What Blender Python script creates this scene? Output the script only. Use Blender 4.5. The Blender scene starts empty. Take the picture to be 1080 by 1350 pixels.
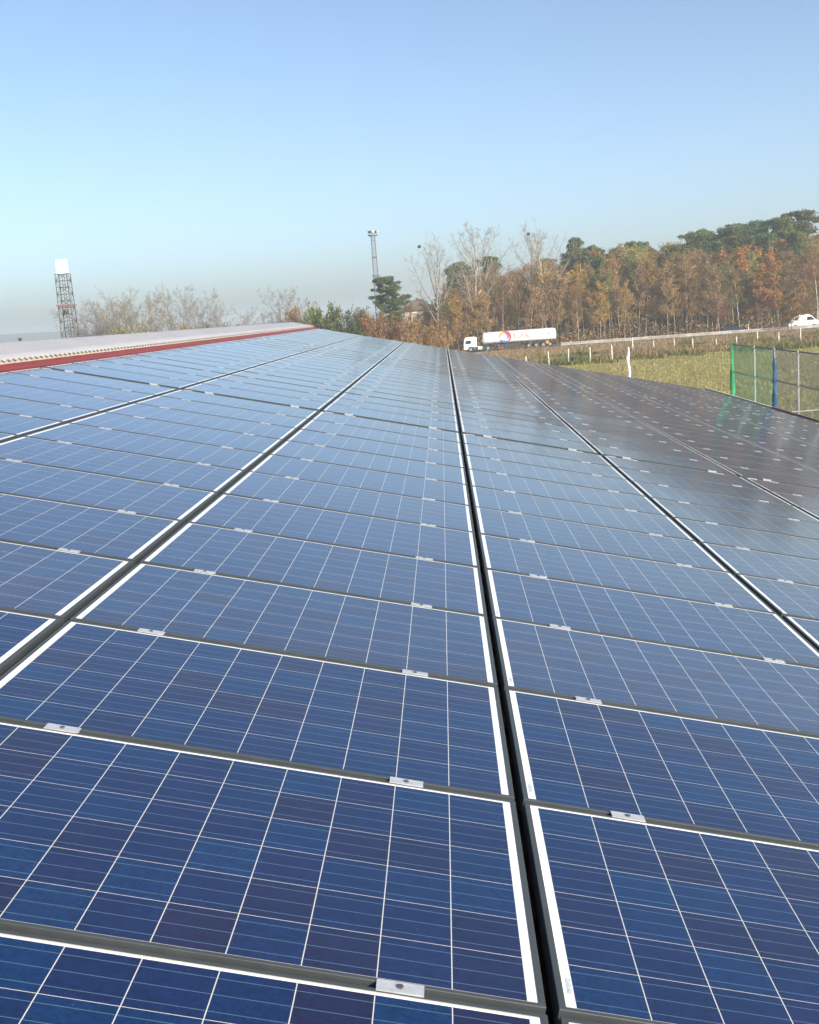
import bpy, math, random
import numpy as np
from mathutils import Vector, Matrix
R = math.radians
sc = bpy.context.scene
col = sc.collection

# ------------------------------------------------------------------ camera
EYE = Vector((0, 0, 6.5))
FPX = 1473.0                                   # focal length for a 1080 px wide picture
RIGHT = Vector((0.99710373, 0.02798736, -0.07071681))
DOWN = Vector((-0.06470511, -0.17646474, -0.98217791))
FWD = Vector((-0.03996759, 0.98390899, -0.17414272))
cam = bpy.data.cameras.new('camera')
cam.sensor_fit = 'HORIZONTAL'
cam.sensor_width = 36.0
cam.lens = 36.0 * FPX / 1080.0
cam.clip_start = 0.1
cam.clip_end = 9000
camo = bpy.data.objects.new('camera', cam)
col.objects.link(camo)
m = Matrix((RIGHT, -DOWN, -FWD)).transposed().to_4x4()
m.translation = EYE
camo.matrix_world = m
sc.camera = camo

# ------------------------------------------------------------------ sky, sun, exposure
SUN_EL, SUN_AZ = R(24), R(134)                 # azimuth clockwise from +Y
w = bpy.data.worlds.new('World')
sc.world = w
w.use_nodes = True
nt = w.node_tree
bg = nt.nodes['Background']
sky = nt.nodes.new('ShaderNodeTexSky')
sky.sky_type = 'NISHITA'
sky.sun_disc = False
sky.sun_elevation = SUN_EL
sky.sun_rotation = SUN_AZ
sky.air_density = 0.62
sky.dust_density = 2.2
sky.ozone_density = 1.8
wb = nt.nodes.new('ShaderNodeVectorMath')          # white balance of the camera on the sky
wb.operation = 'MULTIPLY'
wb.inputs[1].default_value = (1.0, 0.98, 0.905)
nt.links.new(sky.outputs[0], wb.inputs[0])
nt.links.new(wb.outputs[0], bg.inputs[0])
bg.inputs[1].default_value = 0.15
sun = bpy.data.lights.new('sun', 'SUN')
sun.energy = 4.0
sun.angle = R(0.5)
sun.color = (1.0, 0.93, 0.82)
suno = bpy.data.objects.new('sun', sun)
col.objects.link(suno)
sd = Vector((math.sin(SUN_AZ) * math.cos(SUN_EL), math.cos(SUN_AZ) * math.cos(SUN_EL), math.sin(SUN_EL)))
suno.rotation_euler = sd.to_track_quat('Z', 'Y').to_euler()
suno.location = (30, -30, 40)
sc.view_settings.view_transform = 'Standard'
sc.view_settings.look = 'None'
sc.view_settings.gamma = 1
sc.view_settings.exposure = 0.8
sc.cycles.volume_bounces = 1
sc.cycles.transparent_max_bounces = 24


# ------------------------------------------------------------------ helpers
def at(px, py, Y):
    """World point at depth Y on the sight line of a place in the photograph (1080 x 1350)."""
    d = RIGHT * ((px - 540) / FPX) + DOWN * ((py - 675) / FPX) + FWD
    return EYE + d * (Y / d.y)


def xat(px, Y):
    return at(px, 411 - 0.072 * (px - 582), Y).x


def zat(px, py, Y):
    return at(px, py, Y).z


def tag(o, label=None, cat=None, group=None, kind=None):
    if label: o['label'] = label
    if cat: o['category'] = cat
    if group: o['group'] = group
    if kind: o['kind'] = kind
    return o


def empty(name, loc, rz=0.0, label=None, cat=None, group=None):
    o = bpy.data.objects.new(name, None)
    o.empty_display_size = 0.3
    o.location = loc
    o.rotation_euler = (0, 0, rz)
    col.objects.link(o)
    return tag(o, label, cat, group)


class MB:
    def __init__(self):
        self.v, self.f, self.mi = [], [], []

    def face(self, pts, mi=0):
        b = len(self.v)
        self.v += [tuple(p) for p in pts]
        self.f.append(tuple(range(b, b + len(pts))))
        self.mi.append(mi)

    def box(self, x0, x1, y0, y1, z0, z1, mi=0, mat=None):
        P = [(x0, y0, z0), (x1, y0, z0), (x1, y1, z0), (x0, y1, z0), (x0, y0, z1), (x1, y0, z1), (x1, y1, z1), (x0, y1, z1)]
        if mat is not None: P = [tuple(mat @ Vector(p)) for p in P]
        b = len(self.v)
        self.v += P
        for q in ((0, 3, 2, 1), (4, 5, 6, 7), (0, 1, 5, 4), (1, 2, 6, 5), (2, 3, 7, 6), (3, 0, 4, 7)):
            self.f.append(tuple(b + i for i in q))
            self.mi.append(mi)
        return self

    def tube(self, p0, p1, r0, r1=None, n=8, mi=0):
        if r1 is None: r1 = r0
        p0, p1 = Vector(p0), Vector(p1)
        d = (p1 - p0).normalized()
        a = d.orthogonal().normalized()
        c = d.cross(a)
        b = len(self.v)
        for p, r in ((p0, r0), (p1, r1)):
            for k in range(n):
                t = 2 * math.pi * k / n
                self.v.append(tuple(p + (a * math.cos(t) + c * math.sin(t)) * r))
        for k in range(n):
            self.f.append((b + k, b + (k + 1) % n, b + n + (k + 1) % n, b + n + k))
            self.mi.append(mi)
        self.f.append(tuple(b + k for k in reversed(range(n)))); self.mi.append(mi)
        self.f.append(tuple(b + n + k for k in range(n))); self.mi.append(mi)
        return self

    def prism(self, prof, a0, a1, axis='y', mi=0):
        """closed profile (list of 2D points) swept along one axis"""
        n = len(prof)
        b = len(self.v)
        for a in (a0, a1):
            for (s, t) in prof:
                self.v.append((s, a, t) if axis == 'y' else (a, s, t))
        for k in range(n):
            self.f.append((b + k, b + (k + 1) % n, b + n + (k + 1) % n, b + n + k)); self.mi.append(mi)
        self.f.append(tuple(b + k for k in reversed(range(n)))); self.mi.append(mi)
        self.f.append(tuple(b + n + k for k in range(n))); self.mi.append(mi)
        return self

    def mesh(self, name, mats, bevel=0, smooth=False):
        me = bpy.data.meshes.new(name)
        me.from_pydata(self.v, [], self.f)
        for mm in (mats if isinstance(mats, (list, tuple)) else [mats]): me.materials.append(mm)
        me.polygons.foreach_set('material_index', self.mi)
        if smooth: me.polygons.foreach_set('use_smooth', [True] * len(self.f))
        import bmesh
        bm = bmesh.new()
        bm.from_mesh(me)
        bmesh.ops.recalc_face_normals(bm, faces=bm.faces)
        if bevel:
            bmesh.ops.bevel(bm, geom=list(bm.edges), offset=bevel, segments=2, affect='EDGES', clamp_overlap=True)
        bm.to_mesh(me)
        bm.free()
        return me

    def build(self, name, mats, parent=None, bevel=0, smooth=False):
        return link(name, self.mesh(name, mats, bevel, smooth), parent)


def link(name, me, parent=None):
    o = bpy.data.objects.new(name, me)
    col.objects.link(o)
    if parent is not None: o.parent = parent
    return o


def np_mesh(name, V, quads=None, tris=None, mats=(), mi=None):
    me = bpy.data.meshes.new(name)
    V = np.asarray(V, dtype=np.float32)
    nq = 0 if quads is None else len(quads)
    ntr = 0 if tris is None else len(tris)
    me.vertices.add(len(V))
    me.vertices.foreach_set('co', V.ravel())
    loops = []
    if nq: loops.append(np.asarray(quads, dtype=np.int32).ravel())
    if ntr: loops.append(np.asarray(tris, dtype=np.int32).ravel())
    L = np.concatenate(loops)
    me.loops.add(len(L))
    me.loops.foreach_set('vertex_index', L)
    me.polygons.add(nq + ntr)
    st = np.concatenate([np.arange(nq) * 4, nq * 4 + np.arange(ntr) * 3]).astype(np.int32)
    me.polygons.foreach_set('loop_start', st)
    for mm in mats: me.materials.append(mm)
    if mi is not None: me.polygons.foreach_set('material_index', np.asarray(mi, dtype=np.int32))
    me.update(calc_edges=True)
    me.validate()
    return me


# ------------------------------------------------------------------ materials
def mat(name, colour=(0.5, 0.5, 0.5), rough=0.6, metal=0.0, noise=0.0, scale=5.0, spec=0.5):
    mt = bpy.data.materials.new(name)
    mt.use_nodes = True
    t = mt.node_tree
    b = t.nodes['Principled BSDF']
    b.inputs['Base Color'].default_value = (*colour, 1)
    b.inputs['Roughness'].default_value = rough
    b.inputs['Metallic'].default_value = metal
    b.inputs['Specular IOR Level'].default_value = spec
    if noise:
        tc = t.nodes.new('ShaderNodeTexCoord')
        nz = t.nodes.new('ShaderNodeTexNoise')
        nz.inputs['Scale'].default_value = scale
        nz.inputs['Detail'].default_value = 6
        t.links.new(tc.outputs['Object'], nz.inputs['Vector'])
        mr = t.nodes.new('ShaderNodeMapRange')
        mr.inputs[1].default_value = 0.3; mr.inputs[2].default_value = 0.7
        mr.inputs[3].default_value = 1 - noise; mr.inputs[4].default_value = 1 + noise
        t.links.new(nz.outputs[0], mr.inputs[0])
        mx = t.nodes.new('ShaderNodeVectorMath'); mx.operation = 'SCALE'
        mx.inputs[0].default_value = colour
        t.links.new(mr.outputs[0], mx.inputs['Scale'])
        t.links.new(mx.outputs[0], b.inputs['Base Color'])
        rr = t.nodes.new('ShaderNodeMapRange')
        rr.inputs[3].default_value = max(0.02, rough - 0.1); rr.inputs[4].default_value = min(1, rough + 0.1)
        t.links.new(nz.outputs[0], rr.inputs[0])
        t.links.new(rr.outputs[0], b.inputs['Roughness'])
    return mt


def foliage_mat(name, transl=0.25):
    """colour comes from the object colour; every leaf (mesh island) varies a little"""
    mt = bpy.data.materials.new(name)
    mt.use_nodes = True
    t = mt.node_tree
    b = t.nodes['Principled BSDF']
    oi = t.nodes.new('ShaderNodeObjectInfo')
    ge = t.nodes.new('ShaderNodeNewGeometry')
    mr = t.nodes.new('ShaderNodeMapRange')
    mr.inputs[3].default_value = 0.45; mr.inputs[4].default_value = 1.6
    t.links.new(ge.outputs['Random Per Island'], mr.inputs[0])
    hs = t.nodes.new('ShaderNodeHueSaturation')
    hr = t.nodes.new('ShaderNodeMapRange')
    hr.inputs[3].default_value = 0.475; hr.inputs[4].default_value = 0.53
    ml = t.nodes.new('ShaderNodeMath'); ml.operation = 'MULTIPLY'; ml.inputs[1].default_value = 37.0
    fr = t.nodes.new('ShaderNodeMath'); fr.operation = 'FRACT'
    t.links.new(ge.outputs['Random Per Island'], ml.inputs[0])
    t.links.new(ml.outputs[0], fr.inputs[0])
    t.links.new(fr.outputs[0], hr.inputs[0])
    t.links.new(hr.outputs[0], hs.inputs['Hue'])
    t.links.new(mr.outputs[0], hs.inputs['Value'])
    t.links.new(oi.outputs['Color'], hs.inputs['Color'])
    t.links.new(hs.outputs[0], b.inputs['Base Color'])
    b.inputs['Roughness'].default_value = 0.8
    b.inputs['Specular IOR Level'].default_value = 0.2
    if transl:
        out = t.nodes['Material Output']
        tl = t.nodes.new('ShaderNodeBsdfTranslucent')
        t.links.new(hs.outputs[0], tl.inputs[0])
        mx = t.nodes.new('ShaderNodeMixShader')
        mx.inputs[0].default_value = transl
        t.links.new(b.outputs[0], mx.inputs[1])
        t.links.new(tl.outputs[0], mx.inputs[2])
        t.links.new(mx.outputs[0], out.inputs[0])
    return mt


def bark_mat(name):
    mt = bpy.data.materials.new(name)
    mt.use_nodes = True
    t = mt.node_tree
    b = t.nodes['Principled BSDF']
    oi = t.nodes.new('ShaderNodeObjectInfo')
    tc = t.nodes.new('ShaderNodeTexCoord')
    nz = t.nodes.new('ShaderNodeTexNoise')
    nz.inputs['Scale'].default_value = 1.6
    nz.inputs['Detail'].default_value = 5
    t.links.new(tc.outputs['Object'], nz.inputs['Vector'])
    mr = t.nodes.new('ShaderNodeMapRange')
    mr.inputs[1].default_value = 0.35; mr.inputs[2].default_value = 0.65
    mr.inputs[3].default_value = 0.5; mr.inputs[4].default_value = 1.25
    t.links.new(nz.outputs[0], mr.inputs[0])
    mx = t.nodes.new('ShaderNodeVectorMath'); mx.operation = 'SCALE'
    t.links.new(oi.outputs['Color'], mx.inputs[0])
    t.links.new(mr.outputs[0], mx.inputs['Scale'])
    t.links.new(mx.outputs[0], b.inputs['Base Color'])
    b.inputs['Roughness'].default_value = 0.9
    b.inputs['Specular IOR Level'].default_value = 0.15
    return mt


def cell_mat():
    """glazed laminate: 10 x 6 blue polycrystalline cells on a white back sheet under smooth glass"""
    mt = bpy.data.materials.new('solar_cells')
    mt.use_nodes = True
    t = mt.node_tree
    b = t.nodes['Principled BSDF']
    L = t.links.new

    def M(op, a, c=None, d=None):
        n = t.nodes.new('ShaderNodeMath'); n.operation = op
        for i, s in enumerate((a, c, d)):
            if s is None: continue
            if isinstance(s, (int, float)): n.inputs[i].default_value = s
            else: L(s, n.inputs[i])
        return n.outputs[0]

    def mix(f, a, c):
        n = t.nodes.new('ShaderNodeMix'); n.data_type = 'RGBA'
        L(f, n.inputs[0])
        for s, i in ((a, 6), (c, 7)):
            if isinstance(s, tuple): n.inputs[i].default_value = (*s, 1)
            else: L(s, n.inputs[i])
        return n.outputs[2]
    tc = t.nodes.new('ShaderNodeTexCoord')
    sx = t.nodes.new('ShaderNodeSeparateXYZ')
    L(tc.outputs['Object'], sx.inputs[0])
    P = 0.159
    gx = M('ADD', M('DIVIDE', sx.outputs[0], P), 5.0)
    gy = M('ADD', M('DIVIDE', M('ADD', sx.outputs[1], 0.004), P), 3.0)
    dx = M('MULTIPLY', M('ABSOLUTE', M('SUBTRACT', gx, M('ROUND', gx))), P)
    dy = M('MULTIPLY', M('ABSOLUTE', M('SUBTRACT', gy, M('ROUND', gy))), P)
    by = M('ADD', M('MULTIPLY', gy, 3.0), 0.5)
    db = M('MULTIPLY', M('ABSOLUTE', M('SUBTRACT', by, M('ROUND', by))), P / 3)
    gap = M('MAXIMUM', M('LESS_THAN', dx, 0.0012), M('LESS_THAN', dy, 0.0009))
    inx = M('MULTIPLY', M('GREATER_THAN', gx, 0.0), M('LESS_THAN', gx, 10.0))
    iny = M('MULTIPLY', M('GREATER_THAN', gy, 0.0), M('LESS_THAN', gy, 6.0))
    outside = M('SUBTRACT', 1.0, M('MULTIPLY', inx, iny))
    white = M('MAXIMUM', gap, outside)
    bus = M('LESS_THAN', db, 0.0009)
    oi = t.nodes.new('ShaderNodeObjectInfo')
    cv = t.nodes.new('ShaderNodeCombineXYZ')
    L(M('FLOOR', gx), cv.inputs[0]); L(M('FLOOR', gy), cv.inputs[1])
    L(M('MULTIPLY', oi.outputs['Random'], 517.0), cv.inputs[2])
    wn = t.nodes.new('ShaderNodeTexWhiteNoise'); wn.noise_dimensions = '3D'
    L(cv.outputs[0], wn.inputs[0])
    cr = t.nodes.new('ShaderNodeValToRGB')
    e = cr.color_ramp.elements
    e[0].position = 0.0; e[0].color = (0.0100, 0.0105, 0.044, 1)
    e[1].position = 1.0; e[1].color = (0.0025, 0.0225, 0.086, 1)
    for p, c in ((0.2, (0.0055, 0.0130, 0.062, 1)), (0.6, (0.0038, 0.0165, 0.073, 1))):
        q = e.new(p); q.color = c
    L(wn.outputs[0], cr.inputs[0])
    # grains of the polycrystalline silicon
    vo = t.nodes.new('ShaderNodeTexVoronoi')
    vo.inputs['Scale'].default_value = 95.0
    L(tc.outputs['Object'], vo.inputs['Vector'])
    sv = t.nodes.new('ShaderNodeSeparateColor')
    L(vo.outputs['Color'], sv.inputs[0])
    nz = t.nodes.new('ShaderNodeTexNoise'); nz.inputs['Scale'].default_value = 9.0
    L(tc.outputs['Object'], nz.inputs['Vector'])
    gr = M('ADD', 0.62, M('ADD', M('MULTIPLY', sv.outputs[0], 0.42), M('MULTIPLY', nz.outputs[0], 0.34)))
    gs = t.nodes.new('ShaderNodeVectorMath'); gs.operation = 'SCALE'
    L(cr.outputs[0], gs.inputs[0]); L(gr, gs.inputs['Scale'])
    c1 = mix(bus, gs.outputs[0], (0.075, 0.155, 0.20))
    c2 = mix(white, c1, (0.55, 0.53, 0.48))
    c3 = mix(M('MULTIPLY', outside, M('LESS_THAN', M('ABSOLUTE', sx.outputs[1]), 0.479)), c2, (0.82, 0.82, 0.80))
    # thin dust film, more on some modules than on others (red channel of the object colour)
    oc = t.nodes.new('ShaderNodeSeparateColor')
    L(oi.outputs['Color'], oc.inputs[0])
    n3 = t.nodes.new('ShaderNodeTexNoise'); n3.inputs['Scale'].default_value = 3.1; n3.inputs['Detail'].default_value = 9
    n3.inputs['Roughness'].default_value = 0.65
    L(tc.outputs['Object'], n3.inputs['Vector'])
    n4 = t.nodes.new('ShaderNodeTexNoise'); n4.inputs['Scale'].default_value = 160.0; n4.inputs['Detail'].default_value = 1
    L(tc.outputs['Object'], n4.inputs['Vector'])
    speck = M('MULTIPLY', M('GREATER_THAN', n4.outputs[0], 0.81), 0.3)
    film = M('ADD', M('MULTIPLY', oc.outputs[0], M('ADD', 0.45, M('MULTIPLY', n3.outputs[0], 1.1))), speck)
    c4 = mix(film, c3, (0.38, 0.45, 0.49))
    L(c4, b.inputs['Base Color'])
    # thin dust film on the glass: uneven gloss
    n2 = t.nodes.new('ShaderNodeTexNoise'); n2.inputs['Scale'].default_value = 2.3; n2.inputs['Detail'].default_value = 8
    L(tc.outputs['Object'], n2.inputs['Vector'])
    mr = t.nodes.new('ShaderNodeMapRange')
    mr.inputs[1].default_value = 0.3; mr.inputs[2].default_value = 0.7
    mr.inputs[3].default_value = 0.09; mr.inputs[4].default_value = 0.135
    L(n2.outputs[0], mr.inputs[0])
    L(mr.outputs[0], b.inputs['Roughness'])
    b.inputs['IOR'].default_value = 1.5
    b.inputs['Specular IOR Level'].default_value = 0.75
    return mt


def net_mat(name, colour, cover):
    mt = bpy.data.materials.new(name)
    mt.use_nodes = True
    t = mt.node_tree
    b = t.nodes['Principled BSDF']
    b.inputs['Base Color'].default_value = (*colour, 1)
    b.inputs['Roughness'].default_value = 0.7
    tr = t.nodes.new('ShaderNodeBsdfTransparent')
    mx = t.nodes.new('ShaderNodeMixShader')
    tc = t.nodes.new('ShaderNodeTexCoord')
    nz = t.nodes.new('ShaderNodeTexNoise'); nz.inputs['Scale'].default_value = 0.9
    t.links.new(tc.outputs['Object'], nz.inputs['Vector'])
    mr = t.nodes.new('ShaderNodeMapRange')
    mr.inputs[1].default_value = 0.3; mr.inputs[2].default_value = 0.7
    mr.inputs[3].default_value = cover - 0.07; mr.inputs[4].default_value = cover + 0.07
    t.links.new(nz.outputs[0], mr.inputs[0])
    t.links.new(mr.outputs[0], mx.inputs[0])
    t.links.new(tr.outputs[0], mx.inputs[1])
    t.links.new(b.outputs[0], mx.inputs[2])
    t.links.new(mx.outputs[0], t.nodes['Material Output'].inputs[0])
    return mt


def ground_mat():
    mt = bpy.data.materials.new('meadow_ground')
    mt.use_nodes = True
    t = mt.node_tree
    b = t.nodes['Principled BSDF']
    L = t.links.new
    tc = t.nodes.new('ShaderNodeTexCoord')

    def noise(scale, det=6, stretch=None):
        n = t.nodes.new('ShaderNodeTexNoise')
        n.inputs['Scale'].default_value = scale; n.inputs['Detail'].default_value = det
        if stretch:
            mp = t.nodes.new('ShaderNodeMapping'); mp.inputs['Scale'].default_value = stretch
            L(tc.outputs['Object'], mp.inputs[0]); L(mp.outputs[0], n.inputs['Vector'])
        else:
            L(tc.outputs['Object'], n.inputs['Vector'])
        return n.outputs[0]

    def ramp(s, stops):
        r = t.nodes.new('ShaderNodeValToRGB')
        e = r.color_ramp.elements
        e[0].position, e[0].color = stops[0][0], (*stops[0][1], 1)
        e[1].position, e[1].color = stops[-1][0], (*stops[-1][1], 1)
        for p, c in stops[1:-1]:
            q = e.new(p); q.color = (*c, 1)
        L(s, r.inputs[0])
        return r.outputs[0]
    a = ramp(noise(0.2, 8), [(0.38, (0.165, 0.175, 0.055)), (0.5, (0.27, 0.235, 0.09)), (0.62, (0.20, 0.125, 0.065))])
    c = ramp(noise(1.1, 8), [(0.3, (0.15, 0.155, 0.05)), (0.55, (0.33, 0.28, 0.11)), (0.75, (0.41, 0.33, 0.16))])
    mx = t.nodes.new('ShaderNodeMix'); mx.data_type = 'RGBA'; mx.inputs[0].default_value = 0.5
    L(a, mx.inputs[6]); L(c, mx.inputs[7])
    litter = ramp(noise(0.8, 8), [(0.3, (0.09, 0.06, 0.035)), (0.7, (0.20, 0.13, 0.07))])
    sx = t.nodes.new('ShaderNodeSeparateXYZ')
    L(tc.outputs['Object'], sx.inputs[0])
    mr = t.nodes.new('ShaderNodeMapRange')
    mr.inputs[1].default_value = 118; mr.inputs[2].default_value = 135
    L(sx.outputs[1], mr.inputs[0])
    m2 = t.nodes.new('ShaderNodeMix'); m2.data_type = 'RGBA'
    L(mr.outputs[0], m2.inputs[0]); L(mx.outputs[2], m2.inputs[6]); L(litter, m2.inputs[7])
    L(m2.outputs[2], b.inputs['Base Color'])
    b.inputs['Roughness'].default_value = 0.95
    b.inputs['Specular IOR Level'].default_value = 0.1
    bp = t.nodes.new('ShaderNodeBump'); bp.inputs['Strength'].default_value = 0.7; bp.inputs['Distance'].default_value = 0.3
    L(noise(2.5, 8), bp.inputs['Height'])
    L(bp.outputs[0], b.inputs['Normal'])
    return mt


M_CELL = cell_mat()
M_FRAME = mat('anodised_frame', (0.056, 0.065, 0.069), 0.5, 0.2, 0.08, 14)
M_CLAMP = mat('bright_aluminium', (0.46, 0.48, 0.51), 0.38, 0.3, 0.1, 40)
M_BOLT = mat('dull_steel_bolt', (0.2, 0.2, 0.2), 0.45, 0.8)
M_STICK = mat('grey_sticker', (0.42, 0.46, 0.52), 0.4, 0, 0.25, 90)
M_RAIL = mat('mill_aluminium', (0.32, 0.32, 0.32), 0.5, 0.7)
M_SHEET = mat('dark_red_sheet', (0.05, 0.014, 0.012), 0.6, 0, 0.15, 2)
M_RED = mat('red_flashing', (0.18, 0.024, 0.018), 0.45, 0, 0.14, 3)
M_BEIGE = mat('beige_flashing', (0.62, 0.50, 0.36), 0.6, 0, 0.12, 4)
M_CREAM = mat('cream_closure_foam', (0.36, 0.32, 0.27), 0.8, 0, 0.15, 8)
M_SKYL = mat('milky_corrugated_sheet', (0.31, 0.31, 0.33), 0.45, 0, 0.06, 1.5)
M_WALL = mat('barn_wall', (0.35, 0.33, 0.3), 0.8, 0, 0.15, 1)
M_WHITE = mat('white_paint', (0.80, 0.79, 0.76), 0.4, 0, 0.05, 3)
M_TANK = mat('white_tank_paint', (0.84, 0.84, 0.83), 0.3, 0, 0.05, 1)
M_DARK = mat('dark_chassis', (0.03, 0.03, 0.033), 0.6, 0, 0.2, 5)
M_TYRE = mat('tyre_rubber', (0.02, 0.02, 0.02), 0.85)
M_RIM = mat('grey_rim', (0.35, 0.35, 0.36), 0.4, 0.6)
M_GLASS = mat('dark_window_glass', (0.02, 0.025, 0.03), 0.06)
M_LRED = mat('logo_red', (0.62, 0.03, 0.03), 0.4)
M_LORG = mat('logo_orange', (0.80, 0.30, 0.03), 0.4)
M_LBLU = mat('logo_blue', (0.06, 0.14, 0.50), 0.4)
M_ORANGE = mat('orange_plate', (0.75, 0.30, 0.02), 0.5)
M_CAR = mat('dark_blue_car_paint', (0.015, 0.022, 0.05), 0.2)
M_ROAD = mat('asphalt', (0.06, 0.06, 0.062), 0.9, 0, 0.15, 0.8)
M_LINE = mat('road_paint', (0.7, 0.7, 0.68), 0.7, 0, 0.1, 3)
M_VERGE = mat('sandy_verge', (0.34, 0.27, 0.19), 0.95, 0, 0.25, 0.9)
M_GALV = mat('galvanised_rail', (0.31, 0.295, 0.265), 0.65, 0.1, 0.3, 0.7)
M_POSTW = mat('weathered_post', (0.58, 0.52, 0.44), 0.85, 0, 0.35, 2.2)
M_POSTWW = mat('whitewashed_post', (0.80, 0.77, 0.72), 0.8, 0, 0.18, 3)
M_WIRE = mat('wire', (0.3, 0.3, 0.3), 0.5, 0.5)
M_STEEL = mat('painted_steel', (0.40, 0.41, 0.43), 0.45, 0.3, 0.1, 2)
M_RAILD = mat('dark_rail', (0.10, 0.13, 0.15), 0.5, 0.3)
M_GNET = net_mat('green_netting', (0.22, 0.60, 0.33), 0.50)
M_BNET = net_mat('blue_grey_netting', (0.26, 0.31, 0.33), 0.45)
M_GWRAP = mat('green_gathered_net', (0.04, 0.36, 0.15), 0.8, 0, 0.25, 6)
M_BWRAP = mat('blue_gathered_net', (0.012, 0.10, 0.24), 0.8, 0, 0.35, 6)
M_LATT = mat('tower_steel', (0.07, 0.06, 0.06), 0.6, 0.2, 0.15, 0.5)
M_LATT2 = mat('tower_galvanised', (0.12, 0.125, 0.13), 0.6, 0.2, 0.15, 0.5)
M_RUST = mat('rusty_red_steel', (0.26, 0.10, 0.08), 0.7, 0, 0.2, 1)
M_HOUSE = mat('cream_render', (0.72, 0.65, 0.52), 0.85, 0, 0.08, 0.6)
M_TILE = mat('brown_roof_tiles', (0.14, 0.10, 0.08), 0.8, 0, 0.2, 1.5)
M_LEAF = foliage_mat('leaf')
M_TWIG = foliage_mat('twig', 0.0)
M_BARK = bark_mat('bark')
M_GROUND = ground_mat()
M_HILL = mat('distant_hills', (0.06, 0.07, 0.05), 0.9, 0, 0.3, 0.004)

# ------------------------------------------------------------------ terrain
def gz(x, y):
    def ss(a, b, v):
        u = min(1, max(0, (v - a) / (b - a)))
        return u * u * (3 - 2 * u)
    z = -1.02 * ss(126, 188, y)
    z += 2.6 * ss(214, 285, y) * ss(-120, 10, x) + 1.02 * ss(214, 300, y) * (1 - ss(-120, 10, x))
    z *= 1 - ss(400, 900, y)
    if 15 < x < 110 and 45 < y < 196:
        z += 0.10 * math.sin(x * 0.21 + 1.3) * math.sin(y * 0.17) * ss(45, 60, y) * (1 - ss(180, 196, y))
    return z


xs = sorted(set([-2900, -1800, -1000, -600, -400, -300, -230] + list(range(-180, 181, 6)) + [230, 300, 400, 600, 1000, 1800, 2900]))
ys = sorted(set([-400, -200, -100, -50] + list(range(0, 301, 6)) + [330, 380, 450, 560, 700, 900, 1300, 2000, 2900]))
V = [(x, y, gz(x, y)) for y in ys for x in xs]
nx = len(xs)
Q = [(j * nx + i, j * nx + i + 1, (j + 1) * nx + i + 1, (j + 1) * nx + i) for j in range(len(ys) - 1) for i in range(nx - 1)]
g = link('field', np_mesh('field', V, quads=Q, mats=[M_GROUND]))
tag(g, kind='structure')
g.data.polygons.foreach_set('use_smooth', [True] * len(g.data.polygons))

# far low hills on the left horizon
rng = random.Random(3)
hb = MB()
prev = None
for k in range(41):
    x = -2400 + k * 95
    h = 9 + 7 * math.sin(k * 0.45 + 1) + 4 * math.sin(k * 1.1) + rng.uniform(-1.5, 1.5)
    h = max(4, h) + 6
    y = 1900 + 80 * math.sin(k * 0.3)
    cur = [(x, y - 180, 0), (x, y, h), (x, y + 500, 0)]
    if prev:
        hb.face([prev[0], cur[0], cur[1], prev[1]])
        hb.face([prev[1], cur[1], cur[2], prev[2]])
    prev = cur
hills = hb.build('hills', M_HILL, smooth=True)
tag(hills, kind='structure')

# road, its edge lines and the sandy verge
def strip(name, y0, y1, dz, m_, x0=-260, x1=260, step=6):
    v, f = [], []
    n = int((x1 - x0) / step)
    for i in range(n + 1):
        x = x0 + i * step
        v += [(x, y0, gz(x, (y0 + y1) / 2) + dz), (x, y1, gz(x, (y0 + y1) / 2) + dz)]
        if i: f.append((2 * i - 2, 2 * i, 2 * i + 1, 2 * i - 1))
    o = link(name, np_mesh(name, v, quads=f, mats=[m_]))
    tag(o, kind='structure')
    return o


strip('road', 197.5, 208.5, 0.06, M_ROAD)
strip('road_marking', 197.75, 197.95, 0.066, M_LINE)
strip('road_marking', 208.05, 208.25, 0.066, M_LINE)
strip('verge', 191.5, 197.5, 0.05, M_VERGE)

# ------------------------------------------------------------------ barn carrying the panels
SL = R(12.786840122746458)
CS, SN = math.cos(SL), math.sin(SL)
U = Vector((CS, 0, -SN))
N = Vector((SN, 0, CS))
HGT, U0, R0, RP, CP = 1.36400981, 0.449797997, 4.11003438, 1.012, 1.692
PW, PH, FT = 1.665, 0.990, 0.046
BASE = EYE - N * HGT


def roof(u, b, h=0.0):
    p = BASE + U * u + N * h
    return Vector((p.x, b, p.z))


def gapb(i):
    return R0 + i * RP + 0.15 * ((i > 9) + (i > 25) + 0.5 * (i == 9) + 0.5 * (i == 25))


def rowb(i):
    return R0 + (i + 0.5) * RP + 0.15 * ((i >= 9) + (i >= 25))


UL, UR = U0 - 3 * CP, U0 + 6 * CP              # ridge side and eave side of the field of panels
YN, YF = -2.5, gapb(39) + 0.12
barn = empty('barn', (0, 20, 0), 0, 'long barn with pale ridge rooflight and red flashing, its roof carrying the solar panels', 'building')
EL = roof(UR + 0.06, 0, -0.15)
RIDGE = Vector((-5.78, 0, 6.5 + 0.005))


def bp(mb, name, m_, **k):
    o = mb.build(name, m_, barn, **k)
    o.location = (0, -20, 0)
    return o


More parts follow.
